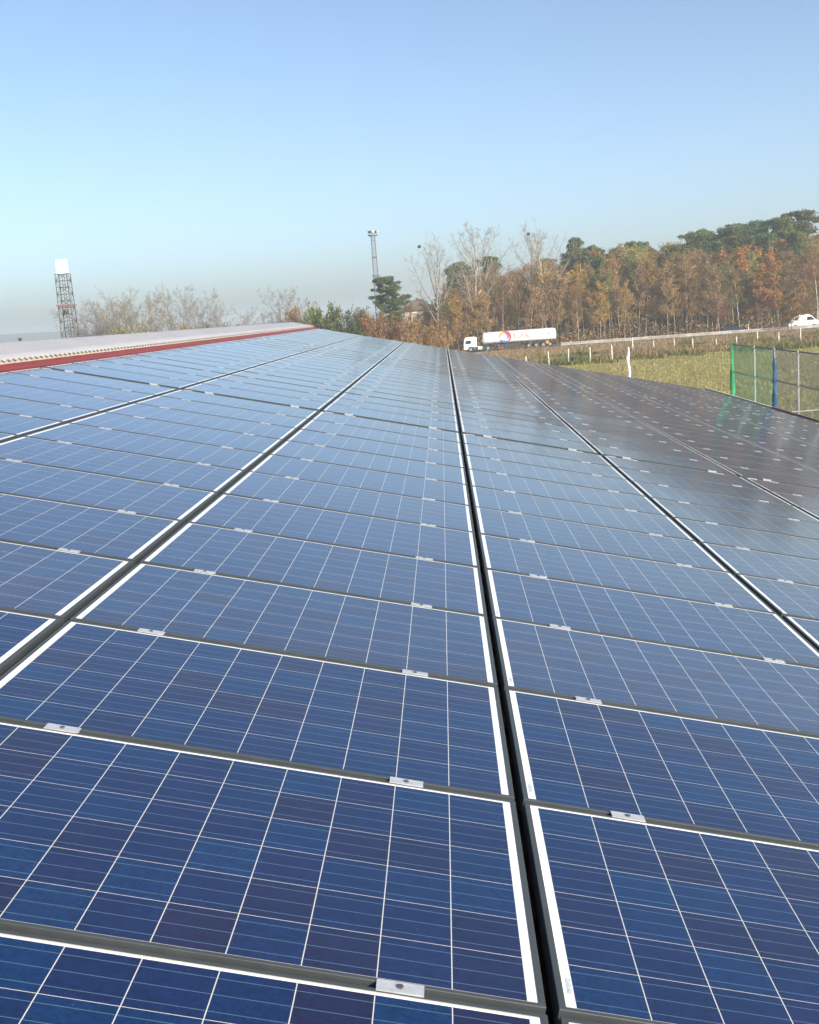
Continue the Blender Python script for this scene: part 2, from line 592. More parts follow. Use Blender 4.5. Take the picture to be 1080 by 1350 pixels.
# right-hand roof sheet with ribs, in world coordinates
rs = MB()
a0, a1 = roof(UL - 0.22, 0, -0.14), roof(UR + 0.03, 0, -0.14)
rs.prism([(a0.x, a0.z), (a1.x, a1.z), (a1.x - SN * .03, a1.z - CS * .03), (a0.x - SN * .03, a0.z - CS * .03)], YN, YF)
y = YN + 0.15
while y < YF - 0.1:
    p0, p1 = roof(UL - 0.2, 0, -0.1395), roof(UR + 0.02, 0, -0.1395)
    rs.prism([(p0.x, p0.z), (p1.x, p1.z), (p1.x + SN * .03, p1.z + CS * .03), (p0.x + SN * .03, p0.z + CS * .03)], y, y + 0.05)
    y += 0.333
bp(rs, 'roof_sheet', M_SHEET)
# left-hand slope beyond the ridge
lx = -23.5
lz = RIDGE.z - (RIDGE.x - 0.75 - lx) * math.tan(SL) - 0.2
ls = MB().prism([(RIDGE.x - 0.72, RIDGE.z - 0.2), (lx, lz), (lx, lz - 0.05), (RIDGE.x - 0.72, RIDGE.z - 0.25)], YN, YF)
bp(ls, 'roof_sheet', M_SHEET)
# red flashing along the top of the panels
FT0 = roof(UL - 0.05, 0, -0.004)
FT1 = Vector((-4.985, 0, EYE.z - 0.2395))
fl = MB()
for k in range(int((YF - YN) / 2.0) + 1):
    ya, yb = YN + k * 2.0, min(YF + 0.25, YN + (k + 1) * 2.0 + 0.006)
    dz = 0.003 * (k % 2)
    fl.prism([(FT0.x, FT0.z + dz), (FT0.x, FT0.z - 0.06), (FT1.x - 0.3, FT1.z - 0.09), (FT1.x, FT1.z + dz)], ya, yb)
bp(fl, 'ridge_flashing', M_RED)
# cream toothed closure under the corrugated rooflight
cl = MB()
cl.box(-5.035, -4.99, YN, YF - 0.2, EYE.z - 0.235, EYE.z - 0.204)
pitch = 0.177
y = YN - 0.06
while y < YF - 0.3:
    cl.prism([(y, EYE.z - 0.2045), (y + 0.12, EYE.z - 0.2045), (y + 0.085, EYE.z - 0.1835), (y + 0.035, EYE.z - 0.1835)], -5.03, -4.985, axis='x')
    y += pitch
bp(cl, 'closure_strip', M_CREAM)
# corrugated translucent ridge rooflight, both faces
n = int((YF - YN - 0.2) / pitch * 6)
v, f = [], []
prof = [(-4.97, -0.198), (-5.25, -0.131), (-5.52, -0.064), (-5.72, -0.012), (-5.78, 0.002), (-5.84, -0.012), (-6.04, -0.064), (-6.6, -0.198)]
for i in range(n + 1):
    y = YN + i * pitch / 6
    c = 0.011 * math.cos(2 * math.pi * i / 6)
    for (x, z) in prof:
        k = 0.35 if -5.83 < x < -5.73 else 1.0
        v.append((x, y, EYE.z + z + c * k))
    if i:
        q = len(prof)
        for j in range(q - 1):
            f.append(((i - 1) * q + j, (i - 1) * q + j + 1, i * q + j + 1, i * q + j))
sk = link('ridge_rooflight', np_mesh('ridge_rooflight', v, quads=f, mats=[M_SKYL]), barn)
sk.location = (0, -20, 0)
sk.data.polygons.foreach_set('use_smooth', [True] * len(sk.data.polygons))
md = sk.modifiers.new('thick', 'SOLIDIFY'); md.thickness = 0.006
# red end cap of the ridge
ec = MB().prism([(-4.9, EYE.z - 0.30), (-4.98, EYE.z - 0.175), (-5.78, EYE.z + 0.0), (-6.6, EYE.z - 0.19), (-6.6, EYE.z - 0.3)], YF - 0.19, YF + 0.08)
bp(ec, 'ridge_end_cap', M_RED)
# eave flashing: pale metal, then red nearer the camera
for (ya, yb, m_) in ((35.2, YF + 0.05, M_BEIGE), (YN, 35.2 - 0.004, M_RED)):
    q0, q1 = roof(UR + 0.015, 0, 0.045), roof(UR + 0.13, 0, 0.045)
    e = MB().prism([(q0.x, q0.z), (q1.x, q1.z), (q1.x, q1.z - 0.3), (q1.x - 0.02, q1.z - 0.3), (q1.x - 0.02, q1.z - 0.09), (q0.x, q0.z - 0.09)], ya, yb)
    bp(e, 'eave_flashing', m_)
# mounting rails under the clamps
for c in range(-3, 6):
    for s in (-1, 1):
        uc = U0 + (c + 0.5) * CP + s * (CP / 2 - 0.33)
        rl = MB()
        p = [roof(uc - 0.02, 0, -FT - 0.001), roof(uc + 0.02, 0, -FT - 0.001), roof(uc + 0.02, 0, -0.105), roof(uc - 0.02, 0, -0.105)]
        rl.prism([(a.x, a.z) for a in p], R0 - 3 * RP, YF - 0.06)
        bp(rl, 'mounting_rail', M_RAIL)
# walls
wl = MB()
ex = EL.x - 0.35
zr = EL.z - 0.12
wl.box(ex - 0.2, ex, YN + 0.3, YF - 0.3, 0, zr)
bp(wl, 'side_wall', M_WALL)
wl = MB().box(lx + 0.35, lx + 0.55, YN + 0.3, YF - 0.3, 0, lz - 0.1)
bp(wl, 'side_wall', M_WALL)
for ya in (YN + 0.3, YF - 0.5):
    wl = MB().prism([(lx + 0.56, 0), (ex - 0.21, 0), (ex - 0.21, zr - 0.05), (-5.1, EYE.z - 0.6), (-6.5, EYE.z - 0.6), (lx + 0.56, lz - 0.15)], ya, ya + 0.2)
    bp(wl, 'gable_wall', M_WALL)

# ------------------------------------------------------------------ solar panels
def frame_mesh():
    mb = MB()
    x, y, l, lx_ = PW / 2, PH / 2, 0.0115, 0.0155
    # mitred hollow profile: top lip, outer side, lower flange
    def ring(x0, y0, z0, x1, y1, z1):
        A = [(-x0, -y0, z0), (x0, -y0, z0), (x0, y0, z0), (-x0, y0, z0)]
        B = [(-x1, -y1, z1), (x1, -y1, z1), (x1, y1, z1), (-x1, y1, z1)]
        for k in range(4): mb.face([A[k], A[(k + 1) % 4], B[(k + 1) % 4], B[k]])
    c = 0.0012
    ring(x, y, 0, x, y, FT - c)
    ring(x, y, FT - c, x - c, y - c, FT)
    ring(x - c, y - c, FT, x - lx_, y - l, FT)
    ring(x - lx_, y - l, FT, x - lx_, y - l, FT - 0.008)
    ring(x, y, 0, x - 0.03, y - 0.03, 0)
    ring(x - 0.03, y - 0.03, 0, x - 0.03, y - 0.03, FT - 0.012)
    return mb.mesh('frame', M_FRAME)


FRAME = frame_mesh()
LAM = MB().box(-PW / 2 + 0.006, PW / 2 - 0.006, -PH / 2 + 0.006, PH / 2 - 0.006, FT - 0.007, FT - 0.0015).mesh('cell_sheet', M_CELL)


def clamp_mesh(d0, d1, step=False):
    mb = MB()
    h = 0.0022
    mb.box(-0.05, 0.05, d0, d1, 0, h)
    if not step:
        mb.box(-0.05, 0.05, d0 + 0.001, d0 + 0.006, h, h + 0.0008)
        mb.box(-0.05, 0.05, d1 - 0.006, d1 - 0.001, h, h + 0.0008)
        mb.box(-0.049, 0.049, (d0 + d1) / 2 - 0.006, (d0 + d1) / 2 + 0.006, -0.03, -0.0005)
    else:
        mb.box(-0.05, 0.05, d0 - 0.002 if step < 0 else d1 - 0.002, d0 + 0.002 if step < 0 else d1 + 0.002, -0.04, h - 0.0005)
    return mb.mesh('clamp', M_CLAMP, bevel=0.0004)


G = RP - PH                                     # normal gap between two panels of a column
CLAMP = clamp_mesh(-0.009, G + 0.008)           # bridges the gap at the far edge
ENDF = clamp_mesh(-0.014, 0.022, 1)             # end clamp on a far edge
ENDN = clamp_mesh(-0.022, 0.014, -1)            # end clamp on a near edge
bm_ = MB()
bm_.tube((0, 0, 0.002), (0, 0, 0.0062), 0.0075, 0.0072, 6)
bm_.tube((0, 0, 0.0063), (0, 0, 0.007), 0.0035, 0.0035, 6)
BOLT = bm_.mesh('bolt', M_BOLT)
STICK = MB().box(-0.0055, 0.0055, -0.028, 0.028, 0, 0.0006).mesh('barcode_sticker', M_STICK)
PLATE = MB().box(-0.05, 0.05, -0.02, 0.012, 0, 0.004).mesh('clamp', M_CLAMP)

ordn = ['', 'second', 'third', 'fourth', 'fifth', 'sixth', 'seventh', 'eighth', 'ninth']
num = ['zero', 'one', 'two', 'three', 'four', 'five', 'six', 'seven', 'eight', 'nine', 'ten', 'eleven', 'twelve', 'thirteen', 'fourteen', 'fifteen', 'sixteen']


def colname(c):
    k = c + 4
    if k == 1: return 'column under red ridge flashing'
    if k == 9: return 'column along right eave'
    if k in (7, 8): return {8: 'second', 7: 'third'}[k] + ' column from right eave'
    return ordn[k - 1] + ' column from red ridge'


def rowname(i):
    if i < 9:
        d = 9 - i
        return 'just before nearer wide cross gap' if d == 1 else 'row %s before nearer wide cross gap' % num[d]
    if i < 25:
        d = i - 8
        return 'just beyond nearer wide cross gap' if d == 1 else ('row %s beyond nearer wide cross gap' % num[d] if d <= 15 else 'just before farther wide cross gap')
    d = i - 24
    return 'just beyond farther wide cross gap' if d == 1 else ('row %s beyond farther wide cross gap' % num[d] if i < 38 else 'last row at the far roof end')


def in_frame(i, c):
    for a in range(7):
        for b_ in range(7):
            p = roof(U0 + (c + b_ / 6) * CP, gapb(i) + a / 6 * RP) - EYE
            z = p.dot(FWD)
            if z < 0.2: continue
            X, Y = 540 + FPX * p.dot(RIGHT) / z, 675 + FPX * p.dot(DOWN) / z
            if -3 <= X <= 1083 and 0 <= Y <= 1353: return True
    return False


rng = random.Random(11)
TILT = {}
for i in range(-3, 39):
    rt = rng.gauss(0, 0.10)
    for c in range(-3, 6):
        rx, ry = rng.gauss(0, 0.05) + rt, rng.gauss(0, 0.05)
        p = roof(U0 + (c + 0.5) * CP, rowb(i), -FT)
        e = empty('solar_panel', p, 0, 'blue solar panel, %s, %s' % (colname(c), rowname(i)), 'solar panel', 'solar panels laid in rows on the barn roof')
        e.rotation_euler = (R(rx), SL + R(ry), 0)
        link('frame', FRAME, e)
        ls_ = link('cell_sheet', LAM, e)
        dust = max(0.0, (0.055 if i >= 0 else 0.006) + rng.gauss(0, 0.006))
        ls_.color = (dust, 0, 0, 1)
        near = i < 12
        thick_far, thick_near = i in (8, 24), i in (9, 25)
        for s in (-1, 1):
            xo = s * (CP / 2 - 0.33) + rng.uniform(-0.012, 0.012)
            if i < 38 and not thick_far:
                k = link('clamp', CLAMP, e); k.location = (xo, PH / 2, FT)
                if near:
                    bo = link('bolt', BOLT, k); bo.location = (0, G / 2, 0)
            elif thick_far or i == 38:
                k = link('clamp', ENDF, e); k.location = (xo + 0.045, PH / 2, FT)
                if near:
                    bo = link('bolt', BOLT, k); bo.location = (0, 0.012, 0)
            if thick_near:
                k = link('clamp', ENDN, e); k.location = (xo, -PH / 2, FT)
                if near:
                    bo = link('bolt', BOLT, k); bo.location = (0, -0.012, 0)
        if thick_far:
            k = link('clamp', PLATE, e); k.location = (-CP / 2 + 0.115, PH / 2, FT)
        if i < 14:
            k = link('barcode_sticker', STICK, e)
            k.location = (-PW / 2 + 0.0285 + rng.uniform(-.002, .002), -PH / 2 + 0.09, FT - 0.0014)

# thin pipe standing on the skyline of the ridge
vp_ = MB()
b0 = at(27, 452, 30)
vp_.tube((0, 0, -0.55), (0, 0, 0.10), 0.04, 0.04, 10)
vp_.tube((0, 0, 0.10), (0, 0, 0.13), 0.055, 0.055, 10)
o = vp_.build('vent_pipe', M_LATT)
o.location = (at(27, 450, 30).x, 30, b0.z)
tag(o, 'small dark vent pipe poking up beyond the pale ridge rooflight', 'vent pipe')

# ------------------------------------------------------------------ net fence beside the roof
def on_x(px, py, X):
    d = RIGHT * ((px - 540) / FPX) + DOWN * ((py - 675) / FPX) + FWD
    return EYE + d * ((X - EYE.x) / d.x)


NX = 12.6
fence = empty('net_fence', (NX, 42, 0), 0, 'tall ball net fence on metal posts, one bay green and the rest blue grey', 'fence')
ztop = on_x(963, 454, NX).z
zmid = on_x(963, 489.5, NX).z
zbot = on_x(966, 521, NX).z - 0.25
py_ = [on_x(px, 460, NX).y for px in (965, 994.5, 1021, 1052)]
py_ += [py_[3] - 3.1, py_[3] - 6.2, py_[3] - 9.3]
for k, yy in enumerate(py_):
    r = 0.045
    mb = MB().tube((0, 0, 0), (0, 0, ztop - 0.02 * (k % 2)), r, r, 10).tube((0, 0, ztop - 0.02), (0, 0, ztop + 0.03), r * 1.15, r * .6, 10)
    o = mb.build('post', M_STEEL if k else M_GWRAP, fence)
    o.location = (0, yy - 42, 0)
    if k == 0: o['label'] = 'green wrapped end post'
for zz, nm in ((ztop, 'top_rail'), (zmid, 'middle_rail')):
    mb = MB()
    for k in range(len(py_) - 1):
        a, b_ = py_[k], py_[k + 1]
        for t in range(6):
            s0, s1 = t / 6, (t + 1) / 6
            sag = lambda s: -0.03 * 4 * s * (1 - s) * (1 if nm == 'middle_rail' else .3)
            mb.tube((0.07, a + (b_ - a) * s0 - 42, zz + sag(s0)), (0.07, a + (b_ - a) * s1 - 42, zz + sag(s1)), 0.032, 0.032, 6)
    mb.build(nm, M_RAILD, fence)
prng = random.Random(5)
for k in range(len(py_) - 1):
    a, b_ = py_[k] - 42, py_[k + 1] - 42
    nxs, nzs = 14, 12
    v, f = [], []
    for j in range(nzs + 1):
        for q in range(nxs + 1):
            s, t = q / nxs, j / nzs
            zz = ztop - 0.03 + (zbot - ztop) * t
            if j == nzs: zz += 0.10 * math.sin(s * math.pi * 3) + 0.05 * prng.uniform(-1, 1)
            v.append((-0.06 + 0.05 * math.sin(s * math.pi) * math.sin(t * math.pi) + 0.01 * prng.uniform(-1, 1), a + (b_ - a) * s, zz))
    for j in range(nzs):
        for q in range(nxs):
            i0 = j * (nxs + 1) + q
            f.append((i0, i0 + 1, i0 + nxs + 2, i0 + nxs + 1))
    o = link('net', np_mesh('net', v, quads=f, mats=[M_GNET if k < 2 else M_BNET]), fence)
    o.data.polygons.foreach_set('use_smooth', [True] * len(f))
    o['label'] = 'green netting bay' if k < 2 else 'blue grey netting bay'


def wrap(yy, z0, z1, r0, m_, nm, seed):
    rr = random.Random(seed)
    mb = MB()
    nseg, ns = 16, 10
    v, f = [], []
    for j in range(nseg + 1):
        z = z0 + (z1 - z0) * j / nseg
        for q in range(ns):
            t = 2 * math.pi * q / ns
            r = r0 * (1 + 0.28 * math.sin(3 * t + j * .7) + rr.uniform(-.18, .18)) * (1 - 0.55 * (j / nseg) ** 2)
            v.append((math.cos(t) * r, yy - 42 + math.sin(t) * r, z))
    for j in range(nseg):
        for q in range(ns):
            f.append((j * ns + q, j * ns + (q + 1) % ns, (j + 1) * ns + (q + 1) % ns, (j + 1) * ns + q))
    o = link(nm, np_mesh(nm, v, quads=f, mats=[m_]), fence)
    o.data.polygons.foreach_set('use_smooth', [True] * len(f))


wrap(py_[0], zbot - 0.25, ztop - 0.15, 0.095, M_GWRAP, 'gathered_net', 1)
wrap(py_[2], zbot - 0.15, zmid + 0.1, 0.10, M_BWRAP, 'gathered_net', 2)
wrap(py_[2], zmid - 0.1, ztop - 0.02, 0.075, M_BWRAP, 'gathered_net', 3)

# white pipe rail on the ground side, by the net
pa = at(1044, 543.2, 39.0)
pb = at(1092, 539.5, 39.0)
gb = empty('pipe_barrier', (pa.x, pa.y, 0), 0, 'white horizontal pipe rail beyond the eave at the right edge, below the nets', 'barrier')
gb_r = MB().tube((0, 0, pa.z), (pb.x - pa.x, 0, pb.z), 0.03, 0.03, 8).build('crossbar', M_STEEL, gb)
for dx in (0.02, pb.x - pa.x - 0.02):
    MB().tube((dx, 0, 0), (dx, 0, pa.z), 0.03, 0.03, 8).build('post', M_WHITE, gb)

# ------------------------------------------------------------------ pasture fence and the big white post
posts = [(662, 470.5, 466), (690, 477, 463.5), (720, 480.6, 462), (746, 480, 460), (775, 477.5, 456), (804, 476, 453.5), (832, 472, 451), (860, 465.5, 450), (887.5, 465, 448), (911.5, 460.5, 445), (943, 455, 442), (970, 453, 439), (998, 452, 434), (1026, 449.5, 433), (1055, 451.5, 431), (1085, 452, 430)]
pf = empty('pasture_fence', (20, 122, 0), 0, 'pasture fence of pale weathered wooden stakes and wire between field and road bank', 'fence')
tops = []
prng = random.Random(8)
for px, pyb, pyt in posts:
    D = 121.0 if px < 820 else 134.0
    if px > 1000: D = 130.0
    hh = max(1.15, (pyb - pyt) * D / FPX)
    x = xat(px, D)
    z = gz(x, D)
    mb = MB()
    lean = prng.uniform(-.05, .05)
    r0 = prng.uniform(0.075, 0.10)
    p = [Vector((0, 0, -0.1)), Vector((lean * .4, 0, hh * .5)), Vector((lean, 0.02, hh))]
    mb.tube(p[0], p[1], r0, r0 * .93, 7)
    mb.tube(p[1], p[2], r0 * .93, r0 * .8, 7)
    o = mb.build('stake', M_POSTW, pf)
    o.location = (x - 20, D - 122, z)
    tops.append(Vector((x - 20 + lean * .8, D - 122, z + hh * 0.8)))
for f_ in (1.0, 0.62):
    mb = MB()
    for a, b_ in zip(tops[:-1], tops[1:]):
        za, zb = gz(a.x + 20, a.y + 122), gz(b_.x + 20, b_.y + 122)
        mb.tube((a.x, a.y - .09, za + (a.z - za) * f_), (b_.x, b_.y - .09, zb + (b_.z - zb) * f_), 0.012, 0.012, 4)
    mb.build('wire', M_WIRE, pf)

bpz = at(829.5, 498, 92)
mb = MB()
prng = random.Random(4)
zz = -0.2
pt = Vector((0, 0, -0.2))
r = 0.16
H = 2.62
for k in range(9):
    q = Vector((0.05 * math.sin(k * 1.1), 0.03 * math.cos(k), -0.2 + (H + .2) * (k + 1) / 9))
    r1 = 0.155 - 0.055 * (k + 1) / 9 + prng.uniform(-.02, .02) - (0.05 if k > 6 else 0)
    mb.tube(pt, q, r, r1, 9)
    pt, r = q, r1
mb.tube((0.04, 0, 1.95), (-0.17, 0, 1.72), 0.06, 0.05, 6)
o = mb.build('whitewashed_post', M_POSTWW)
o.location = (bpz.x, 92, 0.0)
tag(o, 'thick whitewashed wooden post standing alone in the meadow beyond the roof edge', 'post')

# ------------------------------------------------------------------ guard rail, traffic
gr = empty('guard_rail', (30, 195, gz(30, 195)), 0, 'long pale grey guard rail along the near side of the road', 'guard rail')
GX0, GX1 = xat(737, 195), xat(1120, 195)
z0 = 0.0
mb = MB()
prof = [(0, .30), (-.05, .34), (-.05, .50), (0, .55), (0, .60), (-.05, .65), (-.05, .81), (0, .85), (0.02, .85), (0.02, .30)]
mb.prism(prof, GX0 - 30, GX1 - 30, axis='x')
mb.build('rail', M_GALV, gr)
x = GX0 + 0.5
while x < GX1:
    MB().box(x - 30 - .05, x - 30 + .05, 0.025, 0.12, -0.05, 0.72).build('post', M_GALV, gr)
    x += 4.0


def wheel(parent, x, y, z, r, wd, nm='wheel'):
    o = MB().tube((0, -wd / 2, 0), (0, wd / 2, 0), r, r, 20).build(nm, M_TYRE, parent, bevel=0)
    o.location = (x, y, z)
    s = -1 if y < 0 else 1
    MB().tube((0, s * wd / 2 - s * .02, 0), (0, s * (wd / 2 + 0.012), 0), r * .55, r * .5, 14).build('rim', M_RIM, o)
    return o


# tanker: local x points backwards along the truck, near side is -y
TD = 201.5
tx0 = xat(608.5, TD)
tank_truck = empty('tanker_truck', (tx0, TD, gz(tx0, TD) + 0.066), R(0.6), 'white tanker truck with red lettering and a round emblem driving left along the road', 'truck')
KX = (xat(731, TD) - tx0) / 16.6
HZ = 0.93


def TX(x): return x * KX


cab = MB()
cprof = [(0.0, 0.55), (0.0, 1.45), (0.12, 2.35), (0.35, 2.78), (1.9, 2.86), (2.35, 2.75), (2.35, 0.95), (1.75, 0.9), (1.6, 1.0), (0.85, 1.0), (0.7, 0.55)]
cab.prism([(TX(a), b * HZ) for a, b in cprof], -1.22, 1.22)
cab.build('cab', M_TANK, tank_truck, bevel=0.03)
for s in (-1.225, 1.225):
    wn = MB()
    wn.prism([(TX(0.28), 1.58 * HZ), (TX(0.36), 2.2 * HZ), (TX(1.3), 2.25 * HZ), (TX(1.3), 1.58 * HZ)], s - .012, s + .012)
    wn.build('side_window', M_GLASS, tank_truck)
ws = MB()
ws.face([(TX(-0.012), -1.1, 1.5 * HZ), (TX(0.1), -1.1, 2.3 * HZ), (TX(0.1), 1.1, 2.3 * HZ), (TX(-0.012), 1.1, 1.5 * HZ)])
ws.build('windscreen', M_GLASS, tank_truck)
ch = MB()
ch.box(TX(0.9), TX(5.6), -0.45, 0.45, 0.72, 0.98)
ch.box(TX(3.4), TX(16.2), -0.5, 0.5, 0.98, 1.2)
ch.box(TX(7.2), TX(10.0), -1.12, 1.12, 0.5, 1.1)
ch.box(TX(4.9), TX(6.6), -1.15, 1.15, 0.95, 1.18)
ch.box(TX(10.6), TX(16.3), -1.16, 1.16, 0.96, 1.1)
ch.box(TX(16.3), TX(16.5), -1.2, 1.2, 0.45, 1.0)
ch.build('chassis', M_DARK, tank_truck, bevel=0.015)
st = MB().tube((TX(2.5), -1.0, 0.62), (TX(3.25), -1.0, 0.62), 0.3, 0.3, 14).build('fuel_tank', M_TANK, tank_truck)
# tank body with rounded ends
v, f = [], []
ns = 28
rings = [(3.45, .55), (3.5, .82), (3.62, .94), (3.85, 1.0), (16.2, 1.0), (16.42, .94), (16.53, .82), (16.58, .55)]
for (x, k) in rings:
    for q in range(ns):
        t = 2 * math.pi * q / ns
        cx, cz = math.cos(t), math.sin(t)
        e = 0.72
        yy = math.copysign(abs(cx) ** e, cx) * 1.24 * k
        zz = math.copysign(abs(cz) ** e, cz) * 1.02 * k + 2.2
        v.append((TX(x), yy, zz))
for j in range(len(rings) - 1):
    for q in range(ns):
        f.append((j * ns + q, j * ns + (q + 1) % ns, (j + 1) * ns + (q + 1) % ns, (j + 1) * ns + q))
tb = MB(); tb.v, tb.f, tb.mi = v, f, [0] * len(f)
tb.f.append(tuple(reversed(range(ns)))); tb.mi.append(0)
tb.f.append(tuple(range((len(rings) - 1) * ns, len(rings) * ns))); tb.mi.append(0)
tank = tb.build('tank', M_TANK, tank_truck, smooth=True)
sk_ = MB()
for k in range(7):
    sk_.box(TX(9.9 + k * .95), TX(9.98 + k * .95), -1.2, -1.14, 1.1, 1.3)
sk_.box(TX(4.2), TX(16.2), -0.5, 0.5, 3.2, 3.3)
sk_.build('top_walkway', M_RIM, tank_truck)
for x in (1.2, 4.3):
    for s in (-1, 1): wheel(tank_truck, TX(x), s * 1.05, 0.5, 0.5, 0.32)
for x in (11.6, 12.9, 14.2, 15.4):
    for s in (-1, 1): wheel(tank_truck, TX(x), s * 1.05, 0.48, 0.48, 0.34)
MB().box(TX(14.75), TX(15.15), -1.235, -1.21, 0.6, 1.1).build('orange_plate', M_ORANGE, tank_truck)
# emblem: swirl of red, orange and blue arcs on the tank side, lettering after it
YS = -1.252


def arc(cx, cz, r0, r1, a0, a1, m_, y):
    mb = MB()
    nn = 14
    def pt(a, r): return (cx - r * math.cos(R(a)) * -1, y, cz + r * math.sin(R(a)))
    for k in range(nn):
        s0, s1 = k / nn, (k + 1) / nn
        b0, b1 = a0 + (a1 - a0) * s0, a0 + (a1 - a0) * s1
        w0, w1 = math.sin(math.pi * min(1, .15 + s0 * .85)), math.sin(math.pi * min(1, .15 + s1 * .85))
        ri0, ri1 = r1 - (r1 - r0) * max(.12, w0), r1 - (r1 - r0) * max(.12, w1)
        P = [pt(b0, ri0), pt(b0, r1), pt(b1, r1), pt(b1, ri1)]
        mb.face(P)
        mb.face([(p[0], y + .004, p[2]) for p in P])
    return mb


EX, EZ = TX(7.4), 2.28
arc(EX + .12, EZ + .02, 0.62, 1.02, -55, 150, 0, YS).build('emblem_arc', M_LRED, tank_truck)
arc(EX - .15, EZ + .0, 0.50, 0.92, 95, 205, 0, YS - .006).build('emblem_arc', M_LORG, tank_truck)
arc(EX - .05, EZ - .08, 0.55, 0.90, 205, 330, 0, YS - .012).build('emblem_arc', M_LBLU, tank_truck)
arc(EX + .2, EZ + .05, 0.22, 0.52, -80, 120, 0, YS - .018).build('emblem_arc', M_LBLU, tank_truck)


def text(body, size, x, y, z, m_, parent, nm, rot=(R(90), 0, 0)):
    cu = bpy.data.curves.new(nm, 'FONT')
    cu.body = body
    cu.size = size
    cu.extrude = 0.004
    cu.offset = 0.012 * size
    tmp = bpy.data.objects.new(nm, cu)
    col.objects.link(tmp)
    dg = bpy.context.evaluated_depsgraph_get()
    dg.update()
    me = bpy.data.meshes.new_from_object(tmp.evaluated_get(dg))
    bpy.data.objects.remove(tmp)
    me.materials.clear()
    me.materials.append(m_)
    o = link(nm, me, parent)
    o.location = (x, y, z)
    o.rotation_euler = rot
    return o


tw = text('T', 1.15, TX(8.75), YS - .004, 1.93, M_LRED, tank_truck, 'lettering')
tw = text('OTAL', 0.88, TX(9.45), YS - .004, 1.93, M_LRED, tank_truck, 'lettering')
tw.scale = (1.15, 1, 1)
MB().tube((TX(15.2), YS, 2.35), (TX(15.2), YS + .01, 2.35), 0.16, 0.16, 12).build('emblem_dot', M_LRED, tank_truck)
for s in (-1, 1):
    MB().box(TX(-0.14), TX(-0.02), s * 1.34 - .09, s * 1.34 + .09, 1.6, 2.1).build('wing_mirror', M_DARK, tank_truck)

# white van heading right
VD = 203.0
vx0 = xat(1037.5, VD)
van = empty('van', (vx0, VD, gz(vx0, VD) + 0.066), 0, 'white van heading right on the road, behind the orange brown roadside tree', 'van')
vb = MB()
vprof = [(0.0, .38), (0.0, 1.5), (.08, 2.25), (.25, 2.36), (3.5, 2.40), (3.95, 2.2), (4.75, 1.42), (5.45, 1.2), (5.65, .95), (5.65, .42), (4.95, .35), (4.85, .62), (4.4, .75), (3.95, .62), (3.85, .35), (1.65, .35), (1.55, .62), (1.1, .75), (.65, .62), (.55, .38)]
vb.prism(vprof, -0.98, 0.98)
vb.build('body', M_TANK, van, bevel=0.02)
for s in (-.985, .985):
    MB().prism([(3.15, 1.4), (3.2, 2.05), (3.95, 2.03), (4.6, 1.42)], s - .01, s + .01).build('side_window', M_GLASS, van)
MB().face([(4.0, -.85, 2.13), (4.0, .85, 2.13), (4.74, .85, 1.45), (4.74, -.85, 1.45)])
wsn = MB(); wsn.face([(4.03, -.85, 2.11), (4.03, .85, 2.11), (4.77, .85, 1.43), (4.77, -.85, 1.43)])
wsn.build('windscreen', M_GLASS, van)
for x in (1.1, 4.4):
    for s in (-1, 1): wheel(van, x, s * .87, .34, .34, .22)
MB().box(0.05, 5.6, -1.0, -.982, .5, .58).build('side_moulding', M_DARK, van)
for s in (-.75, .75):
    MB().box(5.55, 5.665, s - .14, s + .14, .8, 1.0).build('headlight', M_RIM, van)

# dark car
CD = 206.0
cx0 = xat(949.5, CD)
car = empty('car', (cx0, CD, gz(cx0, CD) + 0.066), 0, 'dark blue saloon car low behind the guard rail on the road', 'car')
cb = MB()
cb.prism([(0, .35), (0.02, .85), (.7, .98), (3.2, .95), (4.2, .8), (4.3, .4), (3.75, .3), (3.65, .5), (3.3, .62), (2.95, .5), (2.85, .3), (1.25, .3), (1.15, .5), (.8, .62), (.45, .5), (.35, .33)], -.86, .86)
cb.build('body', M_CAR, car, bevel=0.04)
cn = MB()
cn.prism([(.5, .95), (1.15, 1.42), (2.2, 1.45), (3.2, .95)], -.72, .72)
cn.build('cabin', M_GLASS, car, bevel=0.03)
MB().box(1.2, 2.15, -.68, .68, 1.44, 1.47).build('roof', M_CAR, car, bevel=0.01)
for x in (.8, 3.3):
    for s in (-1, 1): wheel(car, x, s * .78, .31, .31, .2)

# small roadside things
sg = empty('signpost', (xat(1038.5, 150), 150, gz(60, 150)), 0, 'dark signpost with small crosspiece between fence and guard rail', 'signpost')
zt = zat(1038.5, 426, 150) - gz(60, 150)
MB().tube((0, 0, 0), (0, 0, zt), 0.06, 0.05, 8).build('pole', M_DARK, sg)
MB().box(-0.55, 0.1, -.03, .03, zt - .13, zt).build('crosspiece', M_DARK, sg)
dl = empty('delineator', (xat(986, 209.5), 209.5, gz(80, 209)), 0, 'small white marker post on the far verge right of the dark car', 'marker post')
MB().tube((0, 0, 0), (0, 0, 1.25), 0.09, 0.07, 8).build('post', M_WHITE, dl)
MB().box(-.085, .085, -.085, .085, .9, 1.05).build('reflector_band', M_DARK, dl)


